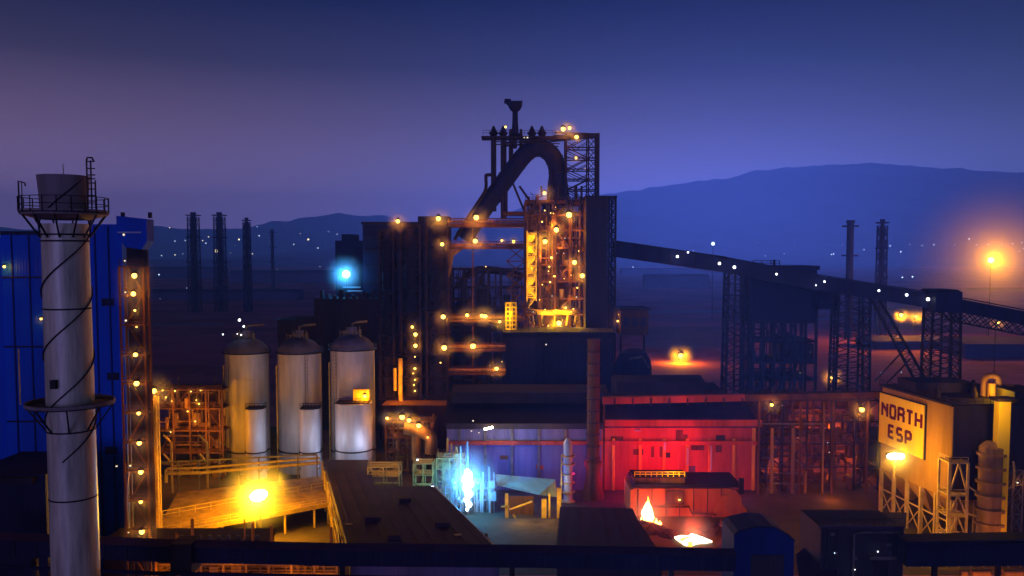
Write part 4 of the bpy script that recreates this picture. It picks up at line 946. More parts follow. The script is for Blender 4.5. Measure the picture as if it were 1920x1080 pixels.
for px, a, b_ in ((1443,800,960),(1482,800,992),(1505,880,992),(1538,752,900)):
    MB().tube([(Xp(px,Y,10),Y-2,Zp(b_+25,Y) if b_ < 905 else 0),(Xp(px,Y,10),Y-2,Zp(a,Y))], .42 if px != 1538 else .22, 10).build('vertical_pipe', 'dust_steel', q)
for py, pa, pb in ((903,1443,1508),(884,1440,1500),(792,1415,1538)): MB().beam((Xp(pa,Y,10),Y-2,Zp(py,Y)),(Xp(pb,Y,10),Y-2,Zp(py,Y)), .3).build('cross_pipe', 'steel_mid', q)
for px, py in ((1450,870),(1500,800),(1545,900),(1560,800),(1600,860),(1630,930),(1480,960)): light(q, at(px,py,Y+11), 3200, (1,.20,.002), .5)  # added orange fills lighting the back wall, without lamps
light(q, at(1560,920,Y-8), 1200, (1,.22,.002), .5)
for px, py in ((1552,830),(1555,848),(1500,940),(1467,760)): lampp(q, px, py, Y-.5, 'd', .3, 0, 0)

# teal canopy and the welding glare
Y = 200.
q = thing('canopy_shed', 'pale teal canopy on orange lit posts right of the blue white glare', 'canopy', (Xp(990,Y,6), Y, 0))
MB().prism([at(928,892,Y+1),at(1040,902,Y-2),at(1044,932,Y-5),at(1010,928,Y-6),at(932,910,Y-4)], (.2,.9,.15)).build('roof', 'awning', q)
for px, pa, pb, w_ in ((950,925,1040,.75),(1020,935,1035,1.1),(1030,925,1035,.4),(1048,915,975,.9)):
    MB().beam((Xp(px,Y-8,4),Y-8,0),(Xp(px,Y-8,4),Y-8,Zp(pa,Y-8)), w_).build('column', 'steel_light', q)
b_ = MB(); A_, B_ = at(955,945,Y-8), at(1015,1035,Y-8)
for a, c_ in (((940,950),(955,950)),((940,985),(955,985)),((958,1020),(1000,1030)),((958,1030),(1000,1000)),((960,1000),(1000,1035)),((955,955),(998,940)),((962,965),(995,1010)),((1000,1030),(1022,1000))): b_.beam(at(*a,Y-8.2), at(*c_,Y-8.2), .35)
b_.build('bracing', 'steel_light', q)
MB().box(Xp(955,Y,4), Xp(1000,Y,4), Y-6, Y-5, 0, Zp(930,Y-6)).build('back_wall', 'rust', q)
light(q, at(975,950,Y-12), 1500, AMB, .5); light(q, at(1036,950,Y-12), 1200, AMB, .5)
wd = thing('arc_lamp_rack', 'blue white glaring lamp rack beside the flat roofed shed', 'lamp rack', (Xp(878,196,4), 196, 0))
Y = 194.
for px, py, r_2 in ((876,884,.6),(878,891,1.0),(876,899,1.2),(879,907,1.1),(875,916,.9),(879,926,.95),(875,937,.7),(879,946,.75),(876,955,.4)):
    p_ = at(px, py, Y); MB().sphere(p_, r_2, 12, 8).build('bulb', 'tube_light', wd)
MB().beam((Xp(877,Y+1.2,4),Y+1.2,0),(Xp(877,Y+1.2,4),Y+1.2,Zp(830,Y)), .35).build('pole', 'tank', wd)
for px, pa, pb in ((856,890,950),(864,840,940),(905,890,935),(917,880,940),(926,890,925)):
    MB().beam((Xp(px,Y+2,6),Y+2,0),(Xp(px,Y+2,6),Y+2,Zp(pa,Y)), .3).build('post', 'tank', wd)
MB().box(Xp(917,Y,6), Xp(930,Y,6), Y+1, Y+1.8, Zp(942,Y), Zp(925,Y)).build('switch_cabinet', 'tank', wd); MB().box(Xp(918,Y,6), Xp(928,Y,6), Y+1, Y+1.8, Zp(918,Y), Zp(905,Y)).build('switch_cabinet', 'tank', wd)
glow_lamp(wd, (Xp(878,Y,6),Y-3,Zp(893,Y)), 22000, BLU, 9, 'halo_dense'); light(wd, (Xp(876,Y,6),Y+1.5,Zp(860,Y)), 2600, (.10,.35,1.), .5)
light(wd, at(850,900,196), 1800, (.03,.3,1.), .6); light(wd, at(905,925,194), 700, (.1,.5,1.), .6); light(wd, at(925,870,207), 2600, (.012,.05,1.), .6); light(wd, at(990,868,207), 2200, (.05,.03,1.), .6); light(wd, at(1080,870,207), 900, (.6,.02,.5), .6)  # added coloured fills on the nearby racks and wall
for px, py in ((887,789),(884,808),(898,810)): lampp(wd, px, py, 212, 'd', .5, 100, 0) if False else None
sl_ = thing('strip_lamp', 'short tilted yellow strip lamp at the left end of the cast house wall', 'lamp', at(916,803,211))
MB().beam(at(908,805,211), at(924,801,211), .45).build('tube', 'bulb_flood', sl_); MB().beam(at(916,802,211.3), at(916,802,213), .2).build('bracket', 'steel_dark', sl_)
light(sl_, at(945,808,208), 1500, (1,.75,.3), .5); light(sl_, at(1030,812,208), 900, (1,.6,.25), .5)
for k, (px, py) in enumerate(((887,789),(884,808),(898,811))):
    lampp(sl_, px, py, 211, 'd', .55, 0, 0)
ap_ = thing('access_pipework', 'cyan lit jumble of thin pipes and valves round the glaring lamp rack', 'pipework', (Xp(885,197,3),197,0))
rnd = random.Random(9); mb = MB()
for k in range(34):
    x = Xp(rnd.uniform(845,930),197,4); y = 197+rnd.uniform(-2,5); z = rnd.uniform(.5,9); x2 = x+rnd.uniform(-3,3)
    mb.tube([(x,y,0),(x,y,z),(x2,y,z+.3),(x2,y+rnd.uniform(0,2),z*.5)], rnd.uniform(.07,.2), 7)
mb.sm = False; mb.build('pipe', 'tank', ap_)
for k in range(9):
    x = Xp(rnd.uniform(850,928),196,4); z = rnd.uniform(1,7); MB().lathe(x, 195.6, [(.15,z),(.5,z+.1),(.5,z+.7),(.15,z+.9)], 10).build('valve', 'tank', ap_)
# tangled lit pipework left of the glare
q = thing('valve_rack', 'blue and yellow lit valve rack right behind the edge of the flat roof', 'valve rack', (Xp(840,198,5), 198, 0))
frame(q, Xp(818,198,5), Xp(868,198,5), 199, 205, [0,3.5,6.5,9.5,12], 4, 'steel_light', .25, True, True, True, 50, 'steel_light')

# ------------------------------------------------------------------ molten metal, hood, slag heaps, flame
q = thing('runner_hood', 'round shouldered concrete runner hood glowing orange beside the open flame', 'hood', (Xp(1290,194,3), 196, 0))
Y = 193.; prof = [(1182,978),(1182,918),(1190,916),(1368,916),(1380,920),(1389,930),(1391,945),(1400,955),(1402,975)]
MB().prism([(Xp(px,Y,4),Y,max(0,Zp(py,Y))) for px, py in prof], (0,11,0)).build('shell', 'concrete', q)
MB().prism([at(1186,915,Y-.3),at(1390,914,Y-.3),at(1390,908,Y-.3),at(1190,908,Y-.3)], (0,11,0)).build('coping', 'roof_dark', q)
MB().prism([at(1330,985,Y-.6),at(1345,940,Y-.6),at(1356,928,Y-.6),at(1366,930,Y-.6),at(1362,950,Y-.6),at(1385,985,Y-.6)], (0,.55,0)).build('buttress', 'concrete', q)
MB().box(Xp(1250,Y,5),Xp(1282,Y,5),Y-.5,Y-.02,Zp(945,Y),Zp(920,Y)).build('hatch', 'rust', q)
MB().box(Xp(1384,Y,5),Xp(1393,Y,5),Y-.8,Y-.02,Zp(925,Y),Zp(896,Y)).build('vent', 'roof_dark', q)
lampp(q, 1274, 937, Y-1.2, 's', .7, 300, 1.)
for k in range(7): x = Xp(1196+k*26,Y,4); MB().beam((x,Y-.35,0),(x,Y-.35,6.4), .22).build('stay', 'rust', q)
MB().tube([(Xp(1200,Y,3),Y-1.2,2.6),(Xp(1290,Y,3),Y-1.2,2.6),(Xp(1296,Y,3),Y-1.2,1),(Xp(1340,Y,3),Y-1.6,.8)], .28, 8).build('pipe', 'rust', q)
q = thing('control_cabin', 'small dark cabin with yellow lit railing on the runner hood', 'cabin', (Xp(1240,195,8), 197, Zp(908,193)))
MB().box(Xp(1190,Y,8), Xp(1285,Y,8), Y+.5, Y+6, Zp(908,Y)+.05, Zp(897,Y)).build('wall', 'rust', q)
MB().box(Xp(1187,Y,8), Xp(1290,Y,8), Y+.1, Y+6.5, Zp(897,Y)+.06, Zp(895,Y)+.1).build('roof', 'roof_dark', q)
MB().rail([(Xp(1190,Y,8),Y+.3,Zp(895,Y)+.1),(Xp(1284,Y,8),Y+.3,Zp(895,Y)+.1)], 1.1, 1.2, .16).build('railing', 'sign_yellow', q)
light(q, (Xp(1262,Y,8), Y-2., Zp(884,Y)), 900, AMB, .3)
FL = gnd(1216, 984)
fm_ = bpy.data.materials.new('flame'); fm_.use_nodes = True; n = fm_.node_tree.nodes; n.clear()
e = n.new('ShaderNodeEmission'); tc = n.new('ShaderNodeTexCoord'); sx = n.new('ShaderNodeSeparateXYZ'); fm_.node_tree.links.new(tc.outputs['Object'], sx.inputs[0])
mr = n.new('ShaderNodeMapRange'); mr.inputs[2].default_value = 5.; fm_.node_tree.links.new(sx.outputs['Z'], mr.inputs[0])
rp = ramp(n, [(0,(1,.5,.10)),(.35,(1,.75,.40)),(.8,(1,.5,.08)),(1,(1,.25,.02))]); fm_.node_tree.links.new(mr.outputs[0], rp.inputs[0]); fm_.node_tree.links.new(rp.outputs[0], e.inputs[0]); e.inputs[1].default_value = 9
o = n.new('ShaderNodeOutputMaterial'); fm_.node_tree.links.new(e.outputs[0], o.inputs[0]); fm_.cycles.emission_sampling = 'NONE'; M['flame'] = fm_
q = thing('flame', 'tall white hot flame with a ragged tip burning before the concrete hood', 'flame', (FL[0],FL[1],1.2))
fl = MB(); nz = 26
for i in range(nz+1):
    u = i/nz; r = 1.55*math.sin(math.pi*min(1, .12+u*.9))**1.0*(1-u)**.35*(1.0-.25*u)+.02; z = .4+5.4*u
    for t in range(36):
        a = 2*math.pi*t/36; rr_ = r*(1+.22*math.sin(3*a+2.2*z)*u+.12*math.sin(7*a-3*z)+.07*math.sin(11*a+5*z))
        zz_ = z+(.5*math.sin(4*a+1)+.35*math.sin(7*a))*u*u
        fl.v.append((FL[0]+rr_*math.cos(a)+.28*math.sin(z*1.5)*u-.4*u, FL[1]+rr_*math.sin(a), zz_))
for i in range(nz):
    for t in range(36): a = i*36+t; b_ = i*36+(t+1)%36; fl.f.append((a,b_,b_+36,a+36))
fl.sm = True; fl.build('flame_body', 'flame', q)
fl = MB()
for dx, h_, w_ in ((-1.7,1.6,.5),(1.6,1.3,.6),(-.9,2.2,.5),(2.4,.8,.45)): fl.lathe(FL[0]+dx, FL[1]-.6, [(w_,.3),(w_*.9,.7),(w_*.4,h_*.8),(.04,h_+.4)], 10)
fl.build('flame_tongue', 'flame', q)
glow_lamp(q, (FL[0],FL[1]-2.4,3.), 2600, (1,.06,.004), 7.5, 'halo_dense')
RED = (1,.012,.012)
for px, py, Yl, en in ((1215,955,188,3000),(1300,985,186,1800),(1255,885,206,4400),(1165,892,206,1700),(1325,885,207,1500),(1225,850,210,1500),(1290,822,211,900),(1180,815,211,500),(1190,772,206,420),(1290,777,206,380)):  # added red fills spread along hood, wall and eaves for the molten glow
    light(q, at(px,py,Yl), en, RED if py < 900 else (1,.035,.004), .8)
light(q, at(1150,905,205), 300, (.5,.05,1.), .8); light(q, at(1385,905,205), 900, (.7,.2,.7), .6)  # added purple fills tinting the wall ends, no lamp there
pm = bpy.data.materials.new('molten'); pm.use_nodes = True; n = pm.node_tree.nodes; n.clear(); l_ = pm.node_tree.links
e = n.new('ShaderNodeEmission'); tc = n.new('ShaderNodeTexCoord'); no = n.new('ShaderNodeTexNoise'); no.inputs['Scale'].default_value = .55; l_.new(tc.outputs['Object'], no.inputs[0])
rp = ramp(n, [(.38,(1,.35,.03)),(.48,(1,.8,.45)),(.6,(1,.9,.65))]); l_.new(no.outputs[0], rp.inputs[0]); l_.new(rp.outputs[0], e.inputs[0]); e.inputs[1].default_value = 7
o = n.new('ShaderNodeOutputMaterial'); l_.new(e.outputs[0], o.inputs[0]); pm.cycles.emission_sampling = 'NONE'; M['molten'] = pm
q = thing('molten_pool', 'white hot pool of molten slag spilled on the dark ground', 'molten slag', gnd(1298,1014))
out = [(1265,1009),(1278,1006),(1290,1007),(1296,1003),(1305,1005),(1316,1009),(1335,1017),(1318,1019),(1306,1020),(1296,1025),(1284,1023),(1272,1015)]
MB().prism([gnd(px,py,.35) for px, py in out], (0,0,.3)).build('pool', 'molten', q)
c_ = gnd(1298,1014,0)
glow_lamp(q, (c_[0],c_[1]-1.5,2.6), 1700, (1,.05,.005), 5.5, 'halo_dense'); light(q, (c_[0],c_[1]+2,3.5), 2600, (1,.035,.004), .8)
def heap(label, pts, hgt, seed, name='slag_heap', cat='slag heap', m='slag'):
    xs = [p[0] for p in pts]; ys = [p[1] for p in pts]; cx, cyy = sum(xs)/len(xs), sum(ys)/len(ys); rx, ry = (max(xs)-min(xs))/2, (max(ys)-min(ys))/2
    q = thing(name, label, cat, (cx,cyy,0)); n = 34; mb = MB()
    for j in range(n+1):
        for i in range(n+1):
            u, v = 2*i/n-1, 2*j/n-1; d = math.sqrt(u*u+v*v); h = max(0,1-d)**.8*hgt*(1+.25*noise(u*9,v*9,2,seed))+noise(u*40,v*40,5,seed)*.18*(d<1)
            mb.v.append((cx+u*rx, cyy+v*ry, max(-.2,h)-.05))
    for j in range(n):
        for i in range(n): a = j*(n+1)+i; mb.f.append((a,a+1,a+n+2,a+n+1))
    mb.build('mound', m, q); return q
heap('small red lit slag heap just left of the tall flame', [gnd(1165,1000),gnd(1262,1006),gnd(1225,985),(gnd(1185,985))], 2.2, 2)
heap('small dark slag heap behind the blue hooded cabin', [gnd(1335,1035),gnd(1440,1035),gnd(1420,1000)], 3.2, 5)
heap('low slag ridge between the flame and the white hot pool', [gnd(1228,1006),gnd(1275,1010),gnd(1260,992)], 1.3, 8)
heap('flat slag ridge right behind the white hot pool', [gnd(1300,996),gnd(1378,1004),gnd(1350,984)], 1.6, 11)
for k, (px, py, lab) in enumerate(((1150,985,'tilted slag pot with trunnion ring left of the flame'),(1365,1000,'upright slag pot right of the white hot pool'))):
    g0 = gnd(px, py); q = thing('slag_pot', lab, 'slag pot', g0); MB().lathe(g0[0], g0[1], [(.7,.35),(1.1,.8),(1.5,1.9),(1.65,2.7),(1.75,2.7),(1.75,2.9),(1.5,2.9),(1.35,2.1),(.9,1.)], 20).build('bowl', 'rust', q)
    MB().lathe(g0[0], g0[1], [(1.6,1.7),(1.85,1.7),(1.85,2.),(1.6,2.)], 20, False).build('trunnion_ring', 'steel_mid', q); MB().box(g0[0]-1.2, g0[0]+1.2, g0[1]-.9, g0[1]+.9, 0, .36).build('cradle', 'steel_dark', q)
q = thing('slag_shed', 'low flat dark shed with a faint red gleam left of the flame', 'shed', (*gnd(1120,1000)[:2],0))
ro = [gnd(px,py,5.) for px, py in ((1042,1040),(1050,950),(1186,953),(1196,975),(1240,1040))]
MB().prism([(p[0],p[1],4.6) for p in ro], (0,0,.4)).build('roof', 'roof_dark', q)
MB().prism([(p[0]*.995+.3,p[1]+.3*(1 if p[1]<180 else -1),0) for p in ro], (0,0,4.59)).build('wall', 'clad_dark', q)
rs = MB()
for k in range(6): p0, p1 = gnd(1050+k*32,1040,5.05), gnd(1062+k*22,952,5.05); rs.beam(p0, p1, .15, .1)
rs.build('roof_seam', 'roof_dark', q)

# ------------------------------------------------------------------ sloping conveyor on the right with trestles
q = thing('conveyor_gallery', 'long dark sloping conveyor gallery descending right from the hoist tower with white dots of light', 'conveyor', (Xp(1340,300,50), 300, 0))
pts = [at(1152,467,286), at(1360,497,292), at(1535,530,290), at(1775,568,282), at(2060,623,275)]
g_ = MB(); rf = MB(); wn = MB()
for i, (a, c_) in enumerate(zip(pts, pts[1:])):
    g_.beam((a[0],a[1]+2,a[2]), (c_[0],c_[1]+2,c_[2]), 4.2, 5.0 if i < 3 else 4.4)
    rf.beam((a[0],a[1]+2,a[2]+2.75), (c_[0],c_[1]+2,c_[2]+2.75), 4.8, .3)
    n_ = int(math.dist(a,c_)/4)
    for k in range(n_): t = (k+.5)/n_; p_ = [a[j]+(c_[j]-a[j])*t for j in range(3)]; wn.box(p_[0]-.15,p_[0]+.15,p_[1]-.24,p_[1]-.12,p_[2]-2.2,p_[2]+2.2)
g_.build('gallery', 'clad_navy', q); rf.build('roof', 'roof_dark', q); wn.build('stiffener', 'steel_dark', q)
tr = MB(); a, c_ = pts[3], pts[4]; n_ = 14; lo = lambda t, d: tuple(a[j]+(c_[j]-a[j])*t+(0,0,-2.2-d)[j] for j in range(3))
for dy in (0, 4):
    f_ = lambda t, d: (lambda p_: (p_[0],p_[1]+dy,p_[2]))(lo(t,d))
    for k in range(n_):
        t0, t1 = k/n_, (k+1)/n_; tr.beam(f_(t0, 0), f_(t1, 3.4), .3); tr.beam(f_(t1, 0), f_(t0 if k else .03, 3.4), .3)
    tr.beam(f_(.0,0), f_(.06,3.4), .4); tr.beam(f_(.06,3.4), f_(1,3.4), .45)
tr.build('truss', 'steel_dark', q)
for px, py, s in ((1270,481,1.),(1349,494,1.1),(1377,501,1.),(1456,514,1.),(1546,528,1.1),(1648,545,1.),(1700,553,1.5),(1740,561,1.3),(1857,580,.9),(1290,473,.7),(1530,535,.5)):
    lampp(q, px, py, 287 if px < 1600 else 281, 'w', s*1.05, 120, 0)
def trestle(px0, px1, pyt, Yt, label, n=12, mid=True, sp_=0, bot=None):
    zt = Zp(pyt,Yt); x0, x1 = Xp(px0,Yt,35), Xp(px1,Yt,35); q = thing('conveyor_trestle', label, 'trestle', ((x0+x1)/2,Yt,0), 'trestles carrying the sloping conveyor')
    lattice(q, x0-sp_, x1+sp_, Yt, Yt+6, 0, zt, n, .75, .24, 'steel_dark', 'X', (x0, x1, Yt, Yt+6))
    if mid:
        for t in (.33,.66): MB().beam((x0+(x1-x0)*t,Yt,0), (x0+(x1-x0)*t,Yt,zt), .6).build('leg', 'steel_dark', q)
    return q
trestle(1365, 1402, 512, 290, 'leftmost slender trestle under the conveyor', 14, True, .6)
trestle(1572, 1630, 548, 288, 'wide four legged trestle under the middle of the conveyor', 13, True, .8)
trestle(1748, 1800, 582, 280, 'right trestle standing under the boxy junction house', 12, True, .8)
q = thing('junction_house', 'small boxy junction house on the conveyor above the right trestle', 'cabin', (Xp(1777,279,40),282,Zp(590,279)))
MB().box(Xp(1752,279,40), Xp(1802,279,40), 278.5, 287.5, Zp(586,279), Zp(547,279)).build('wall', 'clad_navy', q)
MB().prism([at(1750,548,278),at(1758,543,278),at(1796,543,278),at(1804,548,278)], (0,10,0)).build('roof', 'roof_dark', q)
q = thing('inclined_strut', 'inclined twin chord lattice strut leaning down right from the middle trestle', 'strut', (*at(1728,712,282)[:2],0))
a0_, a1_, b0_, b1_ = at(1634,562,287), at(1648,560,287), at(1716,714,270), at(1736,712,270)
MB().beam(a0_, b0_, .65).build('chord', 'steel_dark', q); MB().beam(a1_, b1_, .65).build('chord', 'steel_dark', q)
MB().xbrace(b0_, b1_, a0_, a1_, 16, .22, 'Z').build('bracing', 'steel_dark', q)
MB().box(b0_[0]-1,b1_[0]+1,b0_[1]-.5,b0_[1]+3,0,b0_[2]).build('pier', 'clad_dark', q)
for px, py, px2, py2, lab in ((1698,652,1640,715,'upper thin brace rising right to the lattice strut'),(1708,672,1652,730,'lower thin brace rising right to the lattice strut')):
    a_, c_ = at(px,py,275), at(px2,py2,272); q = thing('thin_brace', lab, 'brace', c_); MB().beam(a_,c_,.35).build('bar', 'steel_dark', q)
# screening station under the conveyor
Y = 306.
q = thing('screening_station', 'dark many columned screening station under the conveyor beside the left trestle', 'building', (Xp(1470,Y,30),Y,0))
MB().box(Xp(1412,Y,50), Xp(1532,Y,50), Y, Y+18, Zp(603,Y), Zp(506,Y)).build('wall', 'clad_navy', q)
MB().box(Xp(1408,Y,50), Xp(1535,Y,50), Y-1, Y+19, Zp(506,Y)+.01, Zp(498,Y)).build('roof', 'clad_navy', q)
MB().rail([(Xp(1410,Y,50),Y-.8,Zp(498,Y)),(Xp(1460,Y,50),Y-.8,Zp(498,Y))], 1.8, 3, .25).build('railing', 'steel_dark', q)
MB().box(Xp(1455,Y,50), Xp(1458,Y,50), Y+3, Y+4, Zp(498,Y), Zp(487,Y)).build('vent', 'steel_dark', q)
frame(q, Xp(1412,Y,30), Xp(1530,Y,30), Y, Y+16, [0]+[Zp(py,Y) for py in (745,712,680,640,604)], 6, 'steel_dark', .9, True, True, True, 60, 'steel_dark')
MB().box(Xp(1465,Y,30), Xp(1528,Y,30), Y+1, Y+15, Zp(680,Y)+.01, Zp(645,Y)).build('bunker', 'clad_dark', q)
for px, py in ((1525,545),(1436,525),(1500,699),(1520,660)): lampp(q, px, py, Y-1, 'd', .4, 0, 0)
q = thing('tripper_house', 'dark slab sided house where the conveyor passes left of the chimneys', 'cabin', (Xp(1580,296,40),300,0))
MB().box(Xp(1535,296,40), Xp(1572,296,40), 296, 304, Zp(580,296), Zp(545,296)).build('wall', 'clad_navy', q)
for px in (1537,1570): MB().beam((Xp(px,296,30),299,0),(Xp(px,296,30),299,Zp(580,296)), .5).build('column', 'steel_dark', q)

# ------------------------------------------------------------------ electrostatic precipitator with its sign
A2, B2 = (85.3,195.), (88.2,169.); zt, zw = 30.2, 10.8
q = thing('precipitator', 'orange lit dust precipitator on columns with hopper bottom at the right', 'building', (92,180,0))
ex = 22.
def face(t): return (A2[0]+(B2[0]-A2[0])*t, A2[1]+(B2[1]-A2[1])*t)
c0, c1 = face(0), face(1.)
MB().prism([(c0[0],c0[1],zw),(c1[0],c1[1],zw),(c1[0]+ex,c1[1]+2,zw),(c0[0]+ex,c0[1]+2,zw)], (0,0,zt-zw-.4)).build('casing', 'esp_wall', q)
MB().prism([(c1[0]+.1,c1[1]-.25,zw),(c1[0]+ex,c1[1]+1.75,zw),(c1[0]+ex,c1[1]+1.97,zw),(c1[0]+.1,c1[1]-.03,zw)], (0,0,zt-zw-.5)).build('front_shade', 'clad_dark', q)  # dark sheet over the casing front; its shade is put into the colour
MB().prism([(c0[0]-.6,c0[1]+.6,zt-.39),(c1[0]-.6,c1[1]-.6,zt-.39),(c1[0]+ex+.6,c1[1]+1.4,zt-.39),(c0[0]+ex+.6,c0[1]+2.6,zt-.39)], (0,0,.5)).build('roof', 'roof_dark', q)
MB().rail([(c0[0]-.5,c0[1]+.5,zt+.11),(c1[0]-.5,c1[1]-.5,zt+.11),(c1[0]+ex,c1[1]+1.5,zt+.11)], 1.1, 1.6, .1).build('railing', 'steel_dark', q)
for k in range(3):
    t0, t1 = k/3+.01, (k+1)/3-.01; a, c_ = face(t0), face(t1); m_ = face((t0+t1)/2)
    top_ = [(a[0],a[1],zw-.02),(c_[0],c_[1],zw-.02),(c_[0]+ex*.45,c_[1]+1,zw-.02),(a[0]+ex*.45,a[1]+1,zw-.02)]
    bt = [(m_[0]+ex*.2+dx,m_[1]+dy,4.6) for dx, dy in ((-.6,.6),(-.6,-.6),(.6,-.6),(.6,.6))]
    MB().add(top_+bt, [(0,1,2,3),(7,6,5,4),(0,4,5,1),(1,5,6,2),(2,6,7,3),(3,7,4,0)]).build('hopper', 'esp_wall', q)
for t in (0,.2,.4,.6,.8,1.):
    x, y = face(t); MB().beam((x+.3,y,0),(x+.3,y,zw), .7).build('column', 'steel_light', q)
for k in range(1,5): MB().beam((c1[0]+ex*k/4,c1[1]+1,0),(c1[0]+ex*k/4,c1[1]+1,zw), .6).build('column', 'steel_light', q)
br = MB()
for k in range(5):
    a, c_ = face(k/5), face((k+1)/5); br.beam((a[0]+.3,a[1],.5),(c_[0]+.3,c_[1],6), .2); br.beam((c_[0]+.3,c_[1],.5),(a[0]+.3,a[1],6), .2); br.beam((a[0]+.3,a[1],6),(c_[0]+.3,c_[1],6), .25)
br.build('bracing', 'steel_light', q)
e_ = MB()
for k in range(7):
    x = c0[0]+3+k*2.6; y = 176+(k%3)*5; e_.lathe(x, y, [(.7,zt+.1),(.7,zt+1.3),(.35,zt+1.8),(.35,zt+2.4)], 10)
e_.build('insulator_housing', 'steel_dark', q)
MB().box(c0[0]+2,c0[0]+15,183,192,zt+.12,zt+2.2).build('penthouse', 'clad_dark', q)
# front walkway, stacked round vessel and bright duct
g_ = MB(); g_.box(c1[0]+1, c1[0]+ex, c1[1]-.3+1, c1[1]+.9, 14, 14.3); g_.build('walkway', 'steel_mid', q)
y = c1[1]-3.5
sv = thing('ribbed_vessel', 'ribbed round vessel stack lit from its left in front of the precipitator', 'vessel', (Xp(1856,y,10), y, 0))
xv = Xp(1856,y,10); MB().lathe(xv, y, [(2.3,0),(2.3,Zp(838,y)),(1.2,Zp(828,y))], 28).build('shell', 'dust_steel', sv)
g_ = MB()
for py in range(848, 1010, 26): g_.lathe(xv, y, [(2.3,Zp(py+5,y)),(2.75,Zp(py+5,y)),(2.75,Zp(py,y)),(2.3,Zp(py,y))], 28, False)
g_.build('flange', 'dust_steel', sv)
MB().tube(smooth([at(1885,915,y-1),at(1898,912,y-1),at(1902,890,y-1),at(1900,865,y-1)],3), .22, 8).build('pipe', 'steel_light', sv)
du = thing('lit_duct', 'vertical square duct glowing yellow under a dark cap at the upper right', 'duct', (Xp(1881,y-2,20), y-2, 0))
MB().box(Xp(1870,y-2,20), Xp(1892,y-2,20), y-2, y-.2, 0, Zp(752,y-2)).build('duct', 'sign_yellow', du)
MB().box(Xp(1862,y-2,20), Xp(1898,y-2,20), y-3, y+.2, Zp(752,y-2)+.01, Zp(746,y-2)).build('cap', 'steel_dark', du)
light(du, at(1876,760,y-5), 1100, AMB, .3); light(du, at(1885,800,y-6), 400, AMB, .3)
hd = thing('duct_manifold', 'cluster of amber lit duct elbows above the precipitator roof', 'ductwork', (Xp(1860,178,30),178,zt+.12))
y3 = 178.
MB().tube(smooth([at(1844,742,y3),at(1846,715,y3),at(1852,706,y3),at(1866,706,y3),at(1872,715,y3),at(1874,742,y3)],4), .7, 14).build('duct_elbow', 'dust_steel', hd)
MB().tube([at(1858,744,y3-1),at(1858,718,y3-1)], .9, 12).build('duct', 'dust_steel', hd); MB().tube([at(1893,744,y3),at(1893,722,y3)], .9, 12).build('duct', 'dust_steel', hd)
light(hd, at(1868,735,y3-4), 1500, AMB, .4); light(hd, at(1846,720,y3-4), 600, SOD, .4)
rt = thing('tall_dark_tower', 'dark tower cut by the right edge of the picture', 'tower', (Xp(1915,172,10),172,0))
MB().box(Xp(1897,170,15), Xp(1960,170,15), 170, 180, 0, Zp(735,170)).build('wall', 'clad_dark', rt)
lattice(rt, Xp(1893,167,15), Xp(1912,167,15), 166, 169, 0, Zp(880,167), 6, .3, .14, 'steel_mid')
lampp(rt, 1908, 905, 165, 'd', .4, 200, 0)
# stair truss in front of the left face
ya = 166.; xs0, xs1 = Xp(1777,ya,8), Xp(1812,ya,8)
stt = thing('stair_truss', 'yellow lit truss stair frame in front of the precipitator hoppers', 'stair', ((xs0+xs1)/2,ya,0))
frame(stt, xs0, xs1, ya, ya+4, [0,4.2,8.4,12.6,Zp(868,ya)], 1, 'steel_light', .42, False, True, True)
z_ = [0,4.2,8.4,12.6]; br = MB()
mx_ = (xs0+xs1)/2
for a in (0,4.2,8.4,12.6): b_ = a+4.2 if a < 12 else Zp(868,ya); br.beam((xs0,ya-.1,a),(mx_,ya-.1,b_), .26); br.beam((xs1,ya-.1,a),(mx_,ya-.1,b_), .26)
br.build('bracing', 'steel_light', stt)
MB().beam((xs1,ya,14.5),(xs1+3,ya,12.5), .3).build('girder', 'steel_light', stt); MB().beam((xs1,ya,9),(xs1+3.2,ya,8), .3).build('girder', 'steel_light', stt)
pr2 = thing('low_pipe_run', 'tangle of low lit pipes and railings at the foot of the precipitator', 'pipe run', (Xp(1800,163,3),163,0))
mb = MB()
for k in range(5): mb.tube([(Xp(1700,163,3)+k*.5,163-k*.6,1+k*.9),(Xp(1910,163,3),163-k*.6,1+k*.9)], .2+.06*(k%2), 8)
mb.build('pipe', 'steel_light', pr2)
for k in range(10): x = Xp(1702+k*23,162,3); MB().beam((x,161,0),(x,161,5.2), .25).build('support', 'steel_light', pr2)
MB().rail([(Xp(1700,160,3),160,3.2),(Xp(1915,160,3),160,3.2)], 1.2, 1.5).build('railing', 'steel_light', pr2)
# flood lamp on pole lighting the sign
p = at(1680,856,174.)
fl_ = thing('floodlight_mast', 'wide white hot floodlight on a yellow pole just under the sign', 'floodlight', (p[0],174.6,0))
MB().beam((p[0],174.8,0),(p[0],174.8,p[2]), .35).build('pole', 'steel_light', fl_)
MB().box(p[0]-1.9,p[0]+1.9,174.3,174.8,p[2]-.5,p[2]+.65).build('lamp_head', 'steel_dark', fl_)
MB().prism([(p[0]+1.8*math.cos(a)*abs(math.cos(a))**-.4,174.0,p[2]+.62*math.sin(a)) for a in [2*math.pi*(k+.5)/14 for k in range(14)]], (0,.28,0)).build('bulb', 'bulb_flood', fl_)
glow_lamp(fl_, (p[0],173.0,p[2]), 5000, (1,.48,.002), 6, 'halo_dense'); light(fl_, (p[0]+1.2,176.5,p[2]-.5), 4300, (1,.50,.002), .6); light(fl_, (p[0]+1,179,p[2]-9), 1900, (1,.50,.002), .6)
light(stt, (xs0-5, ya-2, 5), 1700, (1,.48,.002), .5); light(pr2, (Xp(1860,163,3),158,5.5), 900, SOD, .5)
